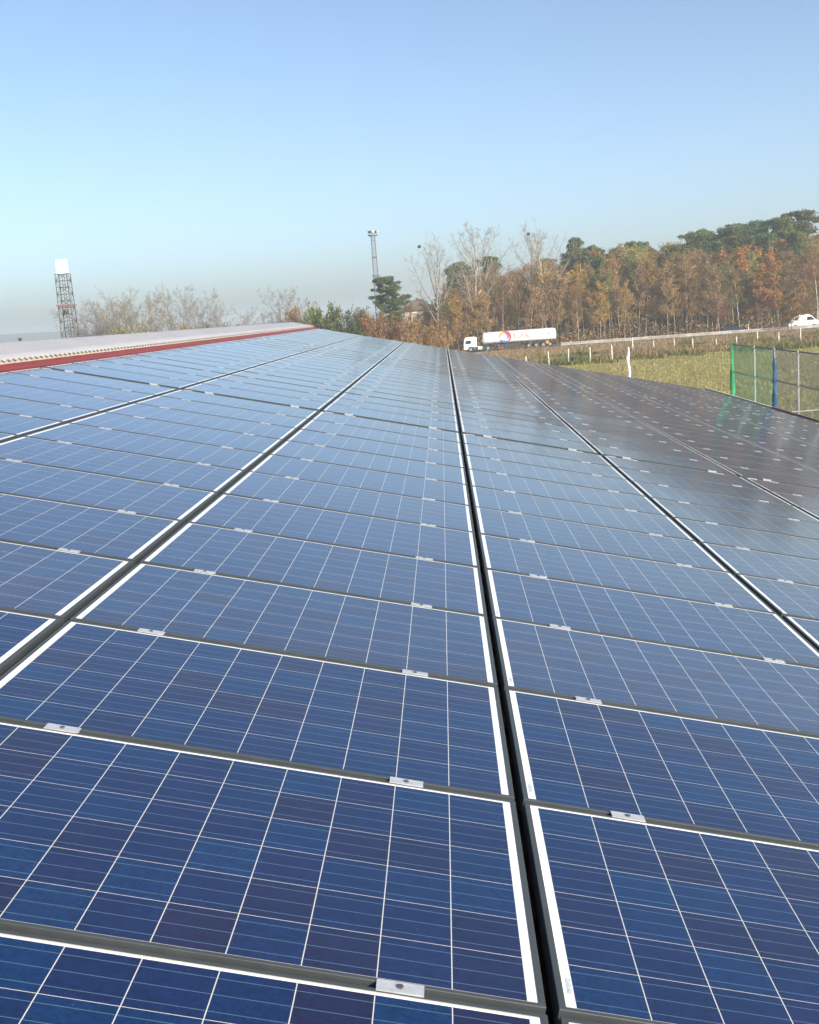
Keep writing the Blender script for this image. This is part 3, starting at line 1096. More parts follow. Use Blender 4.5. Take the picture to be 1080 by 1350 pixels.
# ------------------------------------------------------------------ lattice towers
def lattice(parent, h, w0, w1, bays, r, m_, z_from=0.0):
    def wd(z): return w0 + (w1 - w0) * z / h
    for sx in (-1, 1):
        for sy in (-1, 1):
            MB().tube((sx * w0 / 2, sy * w0 / 2, 0), (sx * w1 / 2, sy * w1 / 2, h), r, r, 6).build('leg', m_, parent)
    br = MB()
    for k in range(bays):
        za, zb = h * k / bays, h * (k + 1) / bays
        a, b_ = wd(za) / 2, wd(zb) / 2
        cs = [(-1, -1), (1, -1), (1, 1), (-1, 1)]
        for q in range(4):
            s, t = cs[q], cs[(q + 1) % 4]
            br.tube((s[0] * b_, s[1] * b_, zb), (t[0] * b_, t[1] * b_, zb), r * .6, r * .6, 4)
            if (k + q) % 2: s, t = t, s
            br.tube((s[0] * a, s[1] * a, za), (t[0] * b_, t[1] * b_, zb), r * .6, r * .6, 4)
    br.build('bracing', m_, parent)


D1 = 150.0
x1 = xat(90, D1) + .3
zb1 = zat(83, 361, D1)
t1 = empty('floodlight_tower', (x1, D1, 0), 0, 'nearer steel lattice tower topped by a bright white box, left of the bare trees', 'tower')
lattice(t1, zb1, 1.95, 1.55, 17, 0.06, M_LATT)
lad = MB()
for s in (-.16, .16): lad.tube((s + .1, -.1, 0), (s * .9 + .05, -.1, zb1), 0.04, 0.04, 5)
zz = 0.4
while zz < zb1:
    lad.tube((-.08, -.1, zz), (.25, -.1, zz), 0.018, 0.018, 4); zz += 0.45
lad.build('ladder', M_LATT, t1)
zp = zat(86, 404, D1)
pl = MB().box(-1.0, 1.0, -1.0, 1.0, zp, zp + .1)
for s in (-1, 1):
    pl.box(-1.05, 1.05, s * 1.0 - .02, s * 1.0 + .02, zp + .1, zp + .2)
pl.build('platform', M_RUST, t1)
MB().tube((0, -.5, zp - 1.0), (0, -.5, zp - .4), .32, .32, 8).build('junction_box', M_LATT, t1)
bx = MB().box(-.74, .74, -.5, .5, zb1 + .02, zb1 + 1.85)
hd = bx.build('lamp_box', M_WHITE, t1, bevel=0.03)
hd.rotation_euler = (0, 0, R(18))

D2 = 240.0
x2 = xat(499, D2) + 0.1
zb2 = zat(492, 311, D2)
t2 = empty('floodlight_tower', (x2, D2, 0), 0, 'farther slim lattice tower crowned with a ring of floodlights, by the dark pine', 'tower')
lattice(t2, zb2, 1.25, 0.75, 26, 0.07, M_LATT2)
MB().tube((0, 0, zb2), (0, 0, zb2 + .22), 1.02, 1.02, 16).build('platform', M_LATT2, t2)
for k in range(8):
    a = 2 * math.pi * k / 8 + .2
    o = MB().box(-.22, .22, -.12, .12, 0, .42).build('floodlight', M_LATT2 if k % 3 else M_WHITE, t2, bevel=.03)
    o.location = (math.cos(a) * .85, math.sin(a) * .85, zb2 + .65)
    o.rotation_euler = (R(15), 0, a + R(90))
rg = MB()
for k in range(8):
    a, b_ = 2 * math.pi * k / 8 + .2, 2 * math.pi * (k + 1) / 8 + .2
    rg.tube((math.cos(a) * .85, math.sin(a) * .85, zb2 + .2), (math.cos(a) * .85, math.sin(a) * .85, zb2 + 1.1), .035, .035, 5)
    rg.tube((math.cos(a) * .85, math.sin(a) * .85, zb2 + .62), (math.cos(b_) * .85, math.sin(b_) * .85, zb2 + .62), .03, .03, 5)
rg.build('lamp_ring', M_LATT2, t2)
for py2, nm in ((340, 'collar'), (364, 'platform')):
    z = zat(496, py2, D2)
    k = .55 if nm == 'collar' else .82
    MB().box(-k, k, -k, k, z, z + (.28 if nm == 'collar' else .14)).build(nm, M_LATT2, t2)

# ------------------------------------------------------------------ cream house behind the trees
HD = 272.0
hx0, hx1 = xat(534, HD), xat(570, HD)
hzb = gz(hx0, HD)
house = empty('house', ((hx0 + hx1) / 2, HD, hzb), R(4), 'cream rendered house with brown hipped roof half hidden behind bare trees', 'house')
hw = (hx1 - hx0) / 2
he = zat(552, 409, HD) - hzb
hr = zat(556, 394, HD) - hzb
MB().box(-hw, hw, 0, 8, 0, he).build('wall', M_HOUSE, house)
rf = MB()
o_ = .5
A = [(-hw - o_, -o_, he), (hw + o_, -o_, he), (hw + o_, 8 + o_, he), (-hw - o_, 8 + o_, he)]
B = [(-hw * .25, 4, hr), (hw * .45, 4, hr)]
rf.face([A[0], A[1], B[1], B[0]]); rf.face([A[2], A[3], B[0], B[1]]); rf.face([A[1], A[2], B[1]]); rf.face([A[3], A[0], B[0]])
rf.face(list(reversed(A)))
rf.build('roof', M_TILE, house)
for q in range(3):
    for lv in (0.35, 0.72):
        xx = -hw + (q + .5) * 2 * hw / 3
        wn = MB().box(xx - .35, xx + .35, -.03, .05, he * lv - .4, he * lv + .35).build('window', M_GLASS, house)

# ------------------------------------------------------------------ trees
def tubes(P0, P1, R0_, R1_, n):
    P0, P1 = np.asarray(P0, float), np.asarray(P1, float)
    R0_, R1_ = np.asarray(R0_, float), np.asarray(R1_, float)
    d = P1 - P0
    d /= np.linalg.norm(d, axis=1)[:, None] + 1e-9
    ref = np.where(np.abs(d[:, 2:3]) > .9, np.array([[1., 0, 0]]), np.array([[0, 0, 1.]]))
    a = np.cross(d, ref); a /= np.linalg.norm(a, axis=1)[:, None]
    c = np.cross(d, a)
    t = 2 * np.pi * np.arange(n) / n
    off = a[:, None, :] * np.cos(t)[None, :, None] + c[:, None, :] * np.sin(t)[None, :, None]
    V0 = P0[:, None, :] + off * R0_[:, None, None]
    V1 = P1[:, None, :] + off * R1_[:, None, None]
    Vv = np.concatenate([V0, V1], axis=1).reshape(-1, 3)
    m_ = len(P0)
    k = np.arange(n)
    base = (np.arange(m_) * 2 * n)[:, None]
    F = np.stack([base + k, base + (k + 1) % n, base + n + (k + 1) % n, base + n + k], axis=2).reshape(-1, 4)
    return Vv, F


def leaf_quads(rs, C, size, flat=0.0):
    """random little quads centred on C"""
    m_ = len(C)
    a = rs.normal(size=(m_, 3)); a /= np.linalg.norm(a, axis=1)[:, None]
    b_ = rs.normal(size=(m_, 3))
    if flat: a[:, 2] *= (1 - flat); b_[:, 2] *= (1 - flat)
    b_ -= a * np.sum(a * b_, axis=1)[:, None]
    b_ /= np.linalg.norm(b_, axis=1)[:, None] + 1e-9
    s = size * rs.uniform(.6, 1.4, size=(m_, 1))
    a = a * s; b_ = b_ * s * .62
    Vv = np.stack([C - a, C - b_, C + a, C + b_], axis=1).reshape(-1, 3)
    F = np.arange(m_ * 4).reshape(-1, 4)
    return Vv, F


def rot_about(d, ang, az):
    d = d / np.linalg.norm(d)
    ref = np.array([1., 0, 0]) if abs(d[2]) > .9 else np.array([0, 0, 1.])
    a = np.cross(d, ref); a /= np.linalg.norm(a)
    c = np.cross(d, a)
    return d * math.cos(ang) + (a * math.cos(az) + c * math.sin(az)) * math.sin(ang)


def grow(rr, p, d, L, r, lv, pr, segs):
    ns = pr['n'][lv]
    step = L / ns
    p = np.array(p, float); d = np.array(d, float)
    nch = pr['ch'][lv] if lv < len(pr['ch']) else 0
    marks = sorted(rr.uniform(pr['from'][lv], 1.0) for _ in range(nch)) if nch else []
    az = rr.uniform(0, 6.28)
    mi = 0
    for k in range(ns):
        d = d + np.array([rr.gauss(0, 1), rr.gauss(0, 1), rr.gauss(0, 1)]) * pr['wig'][lv] + np.array([0, 0, pr['up'][lv]])
        d /= np.linalg.norm(d)
        q = p + d * step
        t0, t1 = k / ns, (k + 1) / ns
        ra, rb = r * (1 - pr['taper'] * t0), r * (1 - pr['taper'] * t1)
        segs.append((p, q, ra, rb, lv))
        while mi < len(marks) and marks[mi] <= t1:
            t = marks[mi]
            s = (t - t0) / (t1 - t0)
            az += 2.4 + rr.uniform(-.6, .6)
            ang = R(pr['ang'][lv]) * rr.uniform(.7, 1.3)
            cl_ = L * pr['rat'][lv] * rr.uniform(.65, 1.2) * (1 - pr['cone'] * (t - pr['from'][lv]) / (1.001 - pr['from'][lv]) if lv == 0 else 1 - .5 * t)
            grow(rr, p + (q - p) * s, rot_about(d, ang, az), cl_, (ra + (rb - ra) * s) * pr['rr'][lv], lv + 1, pr, segs)
            mi += 1
        p = q


def make_tree(name, seed, pr, leaves=0, leaf_size=.12, leaf_spread=.25, leaf_from=2, leaf_zmin=0.0, trunk_lv=1, rmin=0.012):
    rr = random.Random(seed)
    rs = np.random.default_rng(seed)
    segs = []
    for s in range(pr.get('stems', 1)):
        a = s * 6.28 / max(1, pr.get('stems', 1)) + rr.uniform(-.5, .5)
        k = R(pr.get('splay', 0)) * rr.uniform(.6, 1.3)
        grow(rr, (0.12 * s * math.cos(a), 0.12 * s * math.sin(a), -.1), (math.sin(k) * math.cos(a), math.sin(k) * math.sin(a), math.cos(k)), pr['L'] * rr.uniform(.88, 1.05), pr['r'], 0, pr, segs)
    big = [s for s in segs if s[4] < trunk_lv]
    sm = [s for s in segs if s[4] >= trunk_lv]
    V1, F1 = tubes([s[0] for s in big], [s[1] for s in big], [max(rmin * 1.6, s[2]) for s in big], [max(rmin * 1.6, s[3]) for s in big], 7)
    mt_ = np_mesh('trunk', V1, quads=F1, mats=[M_BARK])
    mt_.polygons.foreach_set('use_smooth', [True] * len(F1))
    lo = [s for s in sm if s[4] == trunk_lv]
    hi = [s for s in sm if s[4] > trunk_lv]
    Vs, Fs, base, mi = [], [], 0, []
    for grp, n in ((lo, 5), (hi, 3)):
        if not grp: continue
        Vv, F = tubes([s[0] for s in grp], [s[1] for s in grp], [max(rmin, s[2]) for s in grp], [max(rmin * .7, s[3]) for s in grp], n)
        Vs.append(Vv); Fs.append(F + base); base += len(Vv); mi += [0] * len(F)
    if leaves:
        ends = np.array([s[1] for s in segs if s[4] >= leaf_from])
        ends = ends[ends[:, 2] > leaf_zmin * pr['L']]
        # leaves hang in clumps: some twigs carry many, others none
        wgt = rs.uniform(0, 1, len(ends)) ** 3
        idx = rs.choice(len(ends), leaves, p=wgt / wgt.sum())
        C = ends[idx] + rs.normal(size=(leaves, 3)) * leaf_spread
        Vv, F = leaf_quads(rs, C, leaf_size)
        Vs.append(Vv); Fs.append(F + base); base += len(Vv); mi += [1] * len(F)
    mc = np_mesh('crown', np.concatenate(Vs), quads=np.concatenate(Fs), mats=[M_TWIG, M_LEAF], mi=mi)
    return (name, mt_, mc, float(np.percentile(np.concatenate([Vs[0][:, 2]] + [q[:, 2] for q in Vs[1:]]), 99.7)))


def make_pine(seed, H=20.0, base=.45, spread=4.2, clumps=34):
    rr = random.Random(seed)
    rs = np.random.default_rng(seed)
    segs, cents = [], []
    p = np.array([0, 0, -.1]); d = np.array([rr.uniform(-.05, .05), rr.uniform(-.05, .05), 1.])
    n = 12
    pts = [p]
    for k in range(n):
        d = d + np.array([rr.gauss(0, .06), rr.gauss(0, .06), .1]); d /= np.linalg.norm(d)
        q = p + d * H * .97 / n
        r0, r1 = .24 * (1 - .8 * k / n), .24 * (1 - .8 * (k + 1) / n)
        segs.append((p, q, r0, r1)); p = q; pts.append(p)
    for c in range(clumps):
        t = base + (1 - base) * (c + rr.uniform(.1, .9)) / clumps
        kk = min(n - 1, int(t * n)); s = t * n - kk
        o = pts[kk] + (pts[kk + 1] - pts[kk]) * s
        az = c * 2.4 + rr.uniform(-.7, .7)
        u_ = (t - base) / (1 - base)
        rad = spread * math.sin(math.pi * (0.2 + .68 * u_)) ** .6 * rr.uniform(.3, 1.15)
        e = o + np.array([math.cos(az) * rad, math.sin(az) * rad, rad * rr.uniform(-.05, .35)])
        mid = (o + e) / 2 + np.array([0, 0, rad * .08])
        segs.append((o, mid, .075, .055)); segs.append((mid, e, .055, .025))
        for g_ in range(rr.randint(3, 6)):
            f_ = rr.uniform(.45, 1.08)
            cents.append((o + (e - o) * f_ + rs.normal(size=3) * np.array([.5, .5, .22]), rr.uniform(.4, .98)))
    cents.append((pts[-1], .8))
    V1, F1 = tubes([s[0] for s in segs], [s[1] for s in segs], [s[2] for s in segs], [s[3] for s in segs], 6)
    mt_ = np_mesh('trunk', V1, quads=F1, mats=[M_BARK])
    C = []
    for e, r in cents:
        m_ = int(300 * r * r) + 40
        g_ = rs.normal(size=(m_, 3)); g_ /= np.linalg.norm(g_, axis=1)[:, None]
        g_ *= (rs.uniform(.1, 1, (m_, 1)) ** .6) * r * np.array([1.15, 1.15, .68]) * rs.uniform(.8, 1.35, (m_, 1))
        C.append(e + g_)
    Vv, F = leaf_quads(rs, np.concatenate(C), .15)
    mc = np_mesh('crown', Vv, quads=F, mats=[M_LEAF])
    return ('pine_tree', mt_, mc, float(np.percentile(Vv[:, 2], 99.8)))


POP = dict(L=26, r=.36, n=[14, 9, 5, 3], ch=[15, 12, 6], wig=[.035, .05, .09, .12], up=[.03, .05, .05, .04], ang=[33, 36, 45], rat=[.60, .36, .40], rr=[.62, .42, .5], taper=.84, cone=.62, **{'from': [.24, .22, .1]})
FOR = dict(L=19, r=.17, n=[12, 5, 3, 2], ch=[26, 9, 6], wig=[.045, .08, .12, .15], up=[.04, .06, .03, .0], ang=[48, 48, 50], rat=[.24, .42, .45], rr=[.4, .5, .55], taper=.88, cone=.35, **{'from': [.3, .15, .1]})
BIR = dict(L=20, r=.14, n=[12, 5, 3, 2], ch=[22, 9, 6], wig=[.04, .07, .1, .14], up=[.05, .06, -.02, -.09], ang=[42, 45, 50], rat=[.24, .42, .5], rr=[.35, .5, .55], taper=.9, cone=.3, **{'from': [.38, .15, .1]})
OAK = dict(L=15, r=.2, n=[9, 6, 4, 2], ch=[16, 10, 6], wig=[.06, .1, .14, .16], up=[.03, .04, .02, 0], ang=[60, 50, 50], rat=[.38, .42, .42], rr=[.5, .5, .55], taper=.85, cone=.35, **{'from': [.22, .15, .1]})
WID = dict(L=15, r=.17, stems=5, splay=20, n=[9, 5, 4, 2], ch=[14, 10, 8], wig=[.05, .08, .1, .14], up=[.03, .05, .03, .02], ang=[38, 42, 45], rat=[.36, .42, .45], rr=[.5, .5, .55], taper=.88, cone=.35, **{'from': [.2, .12, .1]})
SHR = dict(L=3.4, r=.05, stems=9, splay=30, n=[5, 4, 2], ch=[8, 6], wig=[.08, .12, .16], up=[.03, .03, .0], ang=[40, 45], rat=[.42, .45], rr=[.6, .6], taper=.85, cone=.3, **{'from': [.12, .1]})

P_POP = [make_tree('bare_poplar', 21 + s, POP, rmin=.024) for s in range(3)]
P_FOR = [make_tree('woodland_tree', 40 + s, FOR, leaves=l, leaf_size=.13, rmin=.02, leaf_from=2) for s, l in enumerate((1300, 2600, 4200, 2000))]
P_BIR = [make_tree('birch_tree', 60 + s, BIR, leaves=l, leaf_size=.11, rmin=.018) for s, l in enumerate((1200, 3200))]
P_OAK = [make_tree('oak_tree', 70 + s, OAK, leaves=l, leaf_size=.15, leaf_spread=.3, rmin=.02) for s, l in enumerate((7000, 9500))]
P_WID = [make_tree('bare_tree', 80 + s, WID, leaves=l, leaf_size=.09, rmin=.017) for s, l in enumerate((0, 300, 100))]
P_PIN = [make_pine(90, 20, .38, 4.0, 40), make_pine(91, 20, .32, 3.6, 46), make_pine(92, 20, .45, 4.7, 38)]
P_SHR = [make_tree('shrub', 100 + s, SHR, leaves=l, leaf_size=.085, leaf_spread=.16, leaf_from=1, rmin=.012) for s, l in enumerate((5200, 2600, 900))]

RUST, OCHRE, OLIVE, BROWN, PINK = (.335, .155, .045), (.40, .245, .06), (.24, .22, .065), (.33, .205, .075), (.32, .195, .095)
GREEN, PINE_C = (.13, .15, .045), (.095, .125, .045)
BK_GREY, BK_BROWN, BK_WHITE, BK_PINE, BK_PALE = (.27, .22, .165), (.21, .16, .115), (.50, .45, .38), (.24, .15, .09), (.42, .36, .29)


def plant(proto, px, D, h, leafc, barkc, label, cat, group=None, name=None, wide=1.0, seed=None, twigc=None):
    nm, mt_, mc, L = proto
    x = xat(px, D)
    rr = random.Random(int(px * 13 + D * 7) if seed is None else seed)
    e = empty(name or nm, (x, D, gz(x, D) - .05), rr.uniform(0, 6.28), label, cat, group)
    s = h / L
    e.scale = (s * wide, s * wide, s)
    a = link('trunk' if nm != 'shrub' else 'stem', mt_, e); a.color = (*barkc, 1)
    b_ = link('crown' if nm != 'shrub' else 'foliage', mc, e); b_.color = (*leafc, 1)
    return e


def hgt(px, py, D):
    x = xat(px, D)
    return zat(px, py, D) - gz(x, D)


# tall bare poplars by the road
for k, (px, top, D, pr, lab) in enumerate((
        (574, 303, 214, 0, 'tall bare poplar with forked top left of the tanker, partly in front of the house'),
        (622, 294, 216, 1, 'tall bare poplar rising directly behind the tanker cab'),
        (637, 300, 222, 2, 'bare leaning poplar behind the front of the tank'),
        (692, 302, 224, 1, 'slim bare poplar with pale bark behind the tank lettering'),
        (717, 288, 216, 0, 'tallest bare poplar, pale trunk, behind the rear of the tanker'))):
    e = plant(P_POP[pr], px, D, hgt(px, top, D), (.25, .205, .16), (.36, .30, .235), lab, 'tree', 'bare poplars along the road', wide=1.2, seed=200 + k)
# mistletoe balls sit on real branches
bpy.context.view_layer.update()
POPS = [o for o in col.objects if o.name.startswith('bare_poplar')]
for px, py, k, lab in ((537, 338, 0, 'dark mistletoe ball in the left poplar crown'), (697, 309, 4, 'dark mistletoe ball in the tallest poplar crown')):
    cr_ = [c for c in POPS[k].children if c.name.startswith('crown')][0]
    co = np.empty(len(cr_.data.vertices) * 3, dtype=np.float32)
    cr_.data.vertices.foreach_get('co', co)
    Wm = np.array(cr_.matrix_world)
    wv = co.reshape(-1, 3) @ Wm[:3, :3].T + Wm[:3, 3]
    tgt = np.array(at(px, py, POPS[k].location.y))
    best = wv[np.argmin(np.sum((wv - tgt) ** 2, axis=1))]
    rs = np.random.default_rng(int(px))
    g_ = rs.normal(size=(420, 3)); g_ /= np.linalg.norm(g_, axis=1)[:, None]
    Vv, F = leaf_quads(rs, g_ * np.array([.30, .30, .26]) * rs.uniform(.2, 1.15, (420, 1)) ** .5, .085)
    o = link('mistletoe', np_mesh('mistletoe', Vv, quads=F, mats=[M_LEAF]))
    o.location = best
    o.color = (.13, .12, .04, 1)
    tag(o, lab, 'mistletoe')

# wood behind the road
prof = [(455, 418), (500, 412), (560, 400), (590, 372), (620, 362), (660, 352), (700, 348), (740, 334), (770, 333), (800, 327), (840, 316), (880, 316), (920, 314), (950, 310), (980, 304), (1010, 298), (1040, 300), (1060, 303), (1080, 298), (1180, 298)]


def top_at(px):
    for (a, b_), (c, d) in zip(prof[:-1], prof[1:]):
        if a <= px <= c: return b_ + (d - b_) * (px - a) / (c - a)
    return prof[-1][1]


def near_what(px):
    if px < 600: return 'left of the tanker'
    if px < 660: return 'behind the tanker cab'
    if px < 735: return 'behind the rear half of the tanker'
    if px < 800: return 'just right of the tanker'
    if px < 870: return 'midway between tanker and car'
    if px < 940: return 'just left of the dark car'
    if px < 990: return 'behind the dark car'
    if px < 1035: return 'between dark car and white van'
    return 'behind the white van'


prng = random.Random(17)
kinds = [('brown', P_FOR, BROWN, BK_BROWN), ('reddish brown', P_FOR, PINK, BK_GREY), ('ochre', P_FOR, OCHRE, BK_GREY), ('rusty orange', P_OAK, RUST, BK_BROWN), ('olive', P_FOR, OLIVE, BK_GREY), ('yellowish brown', P_BIR, (.22, .13, .045), BK_WHITE)]
rows = [(214, 7.4, .52, .86, 'at the wood edge'), (221, 8.0, .62, .95, 'in the second line'), (230, 8.8, .8, .99, 'deeper in the wood'), (241, 10.0, .9, 1.0, 'far back in the wood')]
for D, step, lo, hi, where in rows:
    px = 586 + prng.uniform(0, step)
    while px < 1125:
        dd = D + prng.uniform(-3, 3)
        full = hgt(px, top_at(px) + (9 if px > 890 else 6 if 740 < px < 815 else 0), dd)
        u_ = prng.random()
        cut = (.30, .50, .66, .73, .90, 1.0) if px > 640 else (.45, .6, .8, .85, .97, 1.0)
        ki = next(i for i, c in enumerate(cut) if u_ <= c)
        cn, pl_, lc, bc = kinds[ki]
        if prng.random() < .10 and cn != 'rusty orange': bc = BK_PALE
        h = full * prng.uniform(lo, hi)
        j = prng.uniform(.75, 1.25)
        lc = tuple(min(.5, c * j) for c in lc)
        lab = '%s tree %s, %s' % (cn, where, near_what(px))
        plant(prng.choice(pl_), px, dd, h, lc, bc, lab, 'tree', '%s trees %s' % (cn, where), wide=prng.uniform(.9, 1.25))
        px += step * prng.uniform(.6, 1.4)
# individual trees that stand out at the edge of the wood
for px, top, D, proto, lc, bc, lab, wd_ in (
        (789, 329, 226, P_OAK[1], (.30, .13, .025), BK_BROWN, 'glowing orange oak crown high in the wood right of the poplars', .55),
        (944, 388, 212, P_OAK[0], (.23, .105, .055), BK_PALE, 'small russet tree at the roadside just above the dark car', 1.0),
        (1043, 386, 193, P_OAK[1], (.22, .115, .02), BK_BROWN, 'bushy orange brown tree at the near roadside in front of the white van', 1.25),
        (1078, 305, 211, P_BIR[1], (.27, .13, .05), BK_WHITE, 'tall white stemmed birch with orange top at the right picture edge', 1.2),
        (999, 402, 211.5, P_BIR[0], (.15, .10, .05), BK_WHITE, 'thin white birch stems above the small white marker post', 1.0),
        (761, 372, 212, P_BIR[0], (.2, .11, .05), BK_WHITE, 'white birch trunk at the roadside right of the tanker', .9),
        (660, 372, 213, P_BIR[0], (.2, .12, .05), BK_WHITE, 'pale birch trunk standing behind the emblem of the tanker', .8),
        (905, 330, 213, P_BIR[0], (.2, .12, .06), BK_WHITE, 'slender pale trunked birch left of the russet roadside tree', .8)):
    plant(proto, px, D, hgt(px, top, D), lc, bc, lab, 'tree', wide=wd_, seed=int(px))
# pines: skyline and singles
pn = [(526, 364, 205, 0, 'dark scots pine standing alone right of the farther floodlight tower', 1.0), (607, 350, 236, 1, 'dark pine left of the wood behind the leftmost poplars', .85), (628, 344, 244, 0, 'dark pine behind the second poplar', .8), (662, 336, 246, 2, 'rounded pine crown behind the bare poplars at the left wood end', .8),
      (756, 314, 238, 1, 'tall pine crown on the skyline right of the tallest poplar', .75), (722, 340, 246, 0, 'dark pine behind the tallest poplar', .8)]
for px, top, D, k, lab, wd_ in pn:
    plant(P_PIN[k], px, D, hgt(px, top, D), PINE_C, BK_PINE, lab, 'tree', 'pines', wide=wd_, seed=int(px))
prng = random.Random(29)
sk_p = [(805, 322), (822, 326), (776, 334), (903, 309), (921, 306), (938, 303), (952, 300), (966, 298), (981, 293), (993, 303), (1010, 290), (1025, 283), (1038, 287), (1052, 303), (1086, 292), (1100, 288), (845, 318), (868, 318), (912, 322), (946, 318), (973, 312), (1003, 309), (1046, 306), (783, 338), (749, 332), (1064, 306)]
for k, (px, top) in enumerate(sk_p):
    D = 250 + prng.uniform(-5, 9) if k < 18 else prng.uniform(222, 234)
    lab = ('dark green pine on the skyline, ' if k < 18 else 'dark green pine among the brown trees, ') + near_what(px)
    if px == 1025: lab = 'largest spreading pine on the skyline, near the right picture edge'
    plant(P_PIN[k % 3], px, D, hgt(px, top, D), tuple(c * prng.uniform(.8, 1.25) for c in PINE_C), BK_PINE, lab, 'tree', 'pines on the skyline' if k < 18 else 'pines among the brown trees', wide=prng.uniform(.8, 1.05) * (1.25 if px == 1025 else 1), seed=500 + k)

# pale bare trees behind the rooflight on the left
left = [(112, 396, 235, 0), (128, 400, 245, 2), (143, 391, 240, 0), (160, 398, 232, 1), (178, 379, 226, 1), (196, 386, 229, 2), (235, 374, 236, 0), (268, 381, 240, 2), (282, 400, 246, 0), (334, 404, 240, 1), (377, 377, 238, 0), (393, 398, 243, 1)]
lnames = ['bare pale tree just right of the white topped tower', 'second hazy bare tree right of the white topped tower', 'third hazy bare tree right of the white topped tower', 'yellowish bare tree at the left of the tallest left clump', 'tallest yellowish bare tree of the left clump', 'bare tree on the right side of the tallest left clump', 'open fan shaped bare tree in the middle of the left trees', 'bare tree right of the fan shaped one', 'small bare tree at the right end of the left clump', 'low dark bare bush tree left of the lone pale tree', 'lone pale bare tree near the far end of the rooflight', 'small bare tree beside the green bush at the ridge end']
for (px, top, D, k), lab in zip(left, lnames):
    yl = k == 1
    plant(P_WID[k], px, D, hgt(px, top, D), (.25, .215, .15) if yl else (.23, .21, .185), (.26, .23, .19), lab, 'tree', 'bare trees beyond the rooflight', wide=1.0, seed=int(px))
# shrubs and small trees round the far end of the roof
shr = [(165, 428, 200, 1, (.22, .19, .075), 'yellow green bush below the tallest left clump'), (224, 429, 205, 2, RUST, 'small reddish bush left of the fan shaped tree'), (262, 427, 205, 0, (.22, .165, .075), 'ochre bush under the fan shaped tree'), (280, 427, 207, 1, (.21, .155, .075), 'ochre bush at the right end of the left trees'), (300, 429, 209, 1, (.22, .165, .08), 'low ochre bush trailing right of the left trees'),
       (404, 403, 190, 0, (.24, .16, .075), 'tan bush at the far end of the red ridge flashing'), (424, 402, 178, 0, GREEN, 'large green bush just beyond the far left roof corner'), (443, 407, 176, 0, (.06, .08, .025), 'dark green bush right of the large green bush'), (457, 414, 180, 0, (.05, .065, .025), 'darkest green bush at the left of the rusty one'),
       (478, 402, 190, 2, (.2, .17, .14), 'grey leafless bush left of the rusty bush'), (492, 408, 184, 0, (.13, .10, .035), 'olive bush under the farther tower'), (503, 413, 168, 0, (.26, .12, .05), 'rusty orange bush beyond the roof, under the dark pine'), (515, 418, 166, 1, (.22, .12, .06), 'rusty bush right beside the rusty orange one'),
       (536, 414, 172, 2, BROWN, 'brown twiggy bush below the house'), (553, 421, 174, 1, (.22, .12, .04), 'ochre brown bush below the house wall'), (572, 428, 178, 1, BROWN, 'brown bush at the foot of the left poplar'), (590, 425, 205, 1, (.24, .12, .04), 'ochre bush left of the tanker cab'), (600, 408, 211, 1, (.18, .10, .04), 'tall brown bush behind the tanker cab')]
for px, top, D, k, lc, lab in shr:
    h = max(1.5, hgt(px, top, D))
    plant(P_SHR[k], px, D, h, lc, BK_BROWN, lab, 'bush', wide=.62 if h > 5.5 else .8, seed=int(px) + 3)
for px, top, D, lc, lab in ((565, 402, 226, BROWN, 'brown wood edge tree right of the house'), (585, 385, 228, OLIVE, 'olive brown tree behind the left poplar foot'), (598, 375, 224, BROWN, 'brown tree between house and tanker cab'), (520, 404, 236, PINK, 'reddish tree left of the house behind the lone pine'), (545, 396, 238, BROWN, 'brown twiggy tree directly in front of the house wall'), (562, 392, 240, (.25, .17, .09), 'tan tree in front of the right house corner'), (487, 404, 225, (.2, .18, .15), 'grey bare tree left of the farther tower foot'), (470, 405, 225, (.22, .2, .17), 'grey bare tree above the dark green bush')):
    plant(P_FOR[int(px) % 4], px, D, hgt(px, top, D), lc, BK_GREY, lab, 'tree', wide=1.3, seed=int(px))
# green shrubs on the bank by the fence
for k, (px, D) in enumerate(((755, 122.5), (897, 136), (915, 137), (1008, 133), (770, 128), (985, 139), (1040, 134), (1070, 133))):
    plant(P_SHR[k % 2], px, D, 1.0 + .3 * (k % 3), GREEN if k % 3 != 2 else OLIVE, BK_BROWN, ['low green shrub at the foot of the fence, left of the white post', 'green shrub between stakes right of the white post', 'second green shrub along the fence right of the white post', 'olive shrub along the fence below the dark car', 'green shrub behind the fence left of the white post', 'olive green shrub by the fence above the net', 'green shrub by the fence near the signpost', 'green shrub by the fence at the right edge'][k], 'bush', wide=1.5, seed=700 + k)

# ------------------------------------------------------------------ uncountable growth
def scatter(name, pts, size, colour, n_per=1, seed=1, flat=0.0):
    rs = np.random.default_rng(seed)
    Vv, F = leaf_quads(rs, np.asarray(pts), size, flat)
    o = link(name, np_mesh(name, Vv, quads=F, mats=[M_LEAF]))
    o.color = (*colour, 1)
    tag(o, kind='stuff')
    return o


rs = np.random.default_rng(44)
# dense brown growth that closes the wood behind the trunks
pts = []
n = 60000
X = rs.uniform(xat(560, 262), xat(1140, 262), n)
Y = rs.uniform(249, 276, n)
cl_x = np.sin(X * .55) * np.sin(X * .23 + 1) * 2.0
T = np.array([hgt(px, top_at(px), 262) for px in range(540, 1161)])
pxi = np.clip(((X - xat(540, 262)) / (xat(1160, 262) - xat(540, 262)) * 620).astype(int), 0, 620)
Z = T[pxi] * .80 * rs.uniform(0, 1, n) ** .9 + cl_x * .5
G_ = np.array([gz(a, b_) for a, b_ in zip(X, Y)])
o = scatter('wood_thicket', np.stack([X, Y, G_ + Z], 1), .34, (.22, .14, .075), seed=2)
o['label'] = 'dense brown thicket closing the wood behind the trunks'; o['category'] = 'thicket'
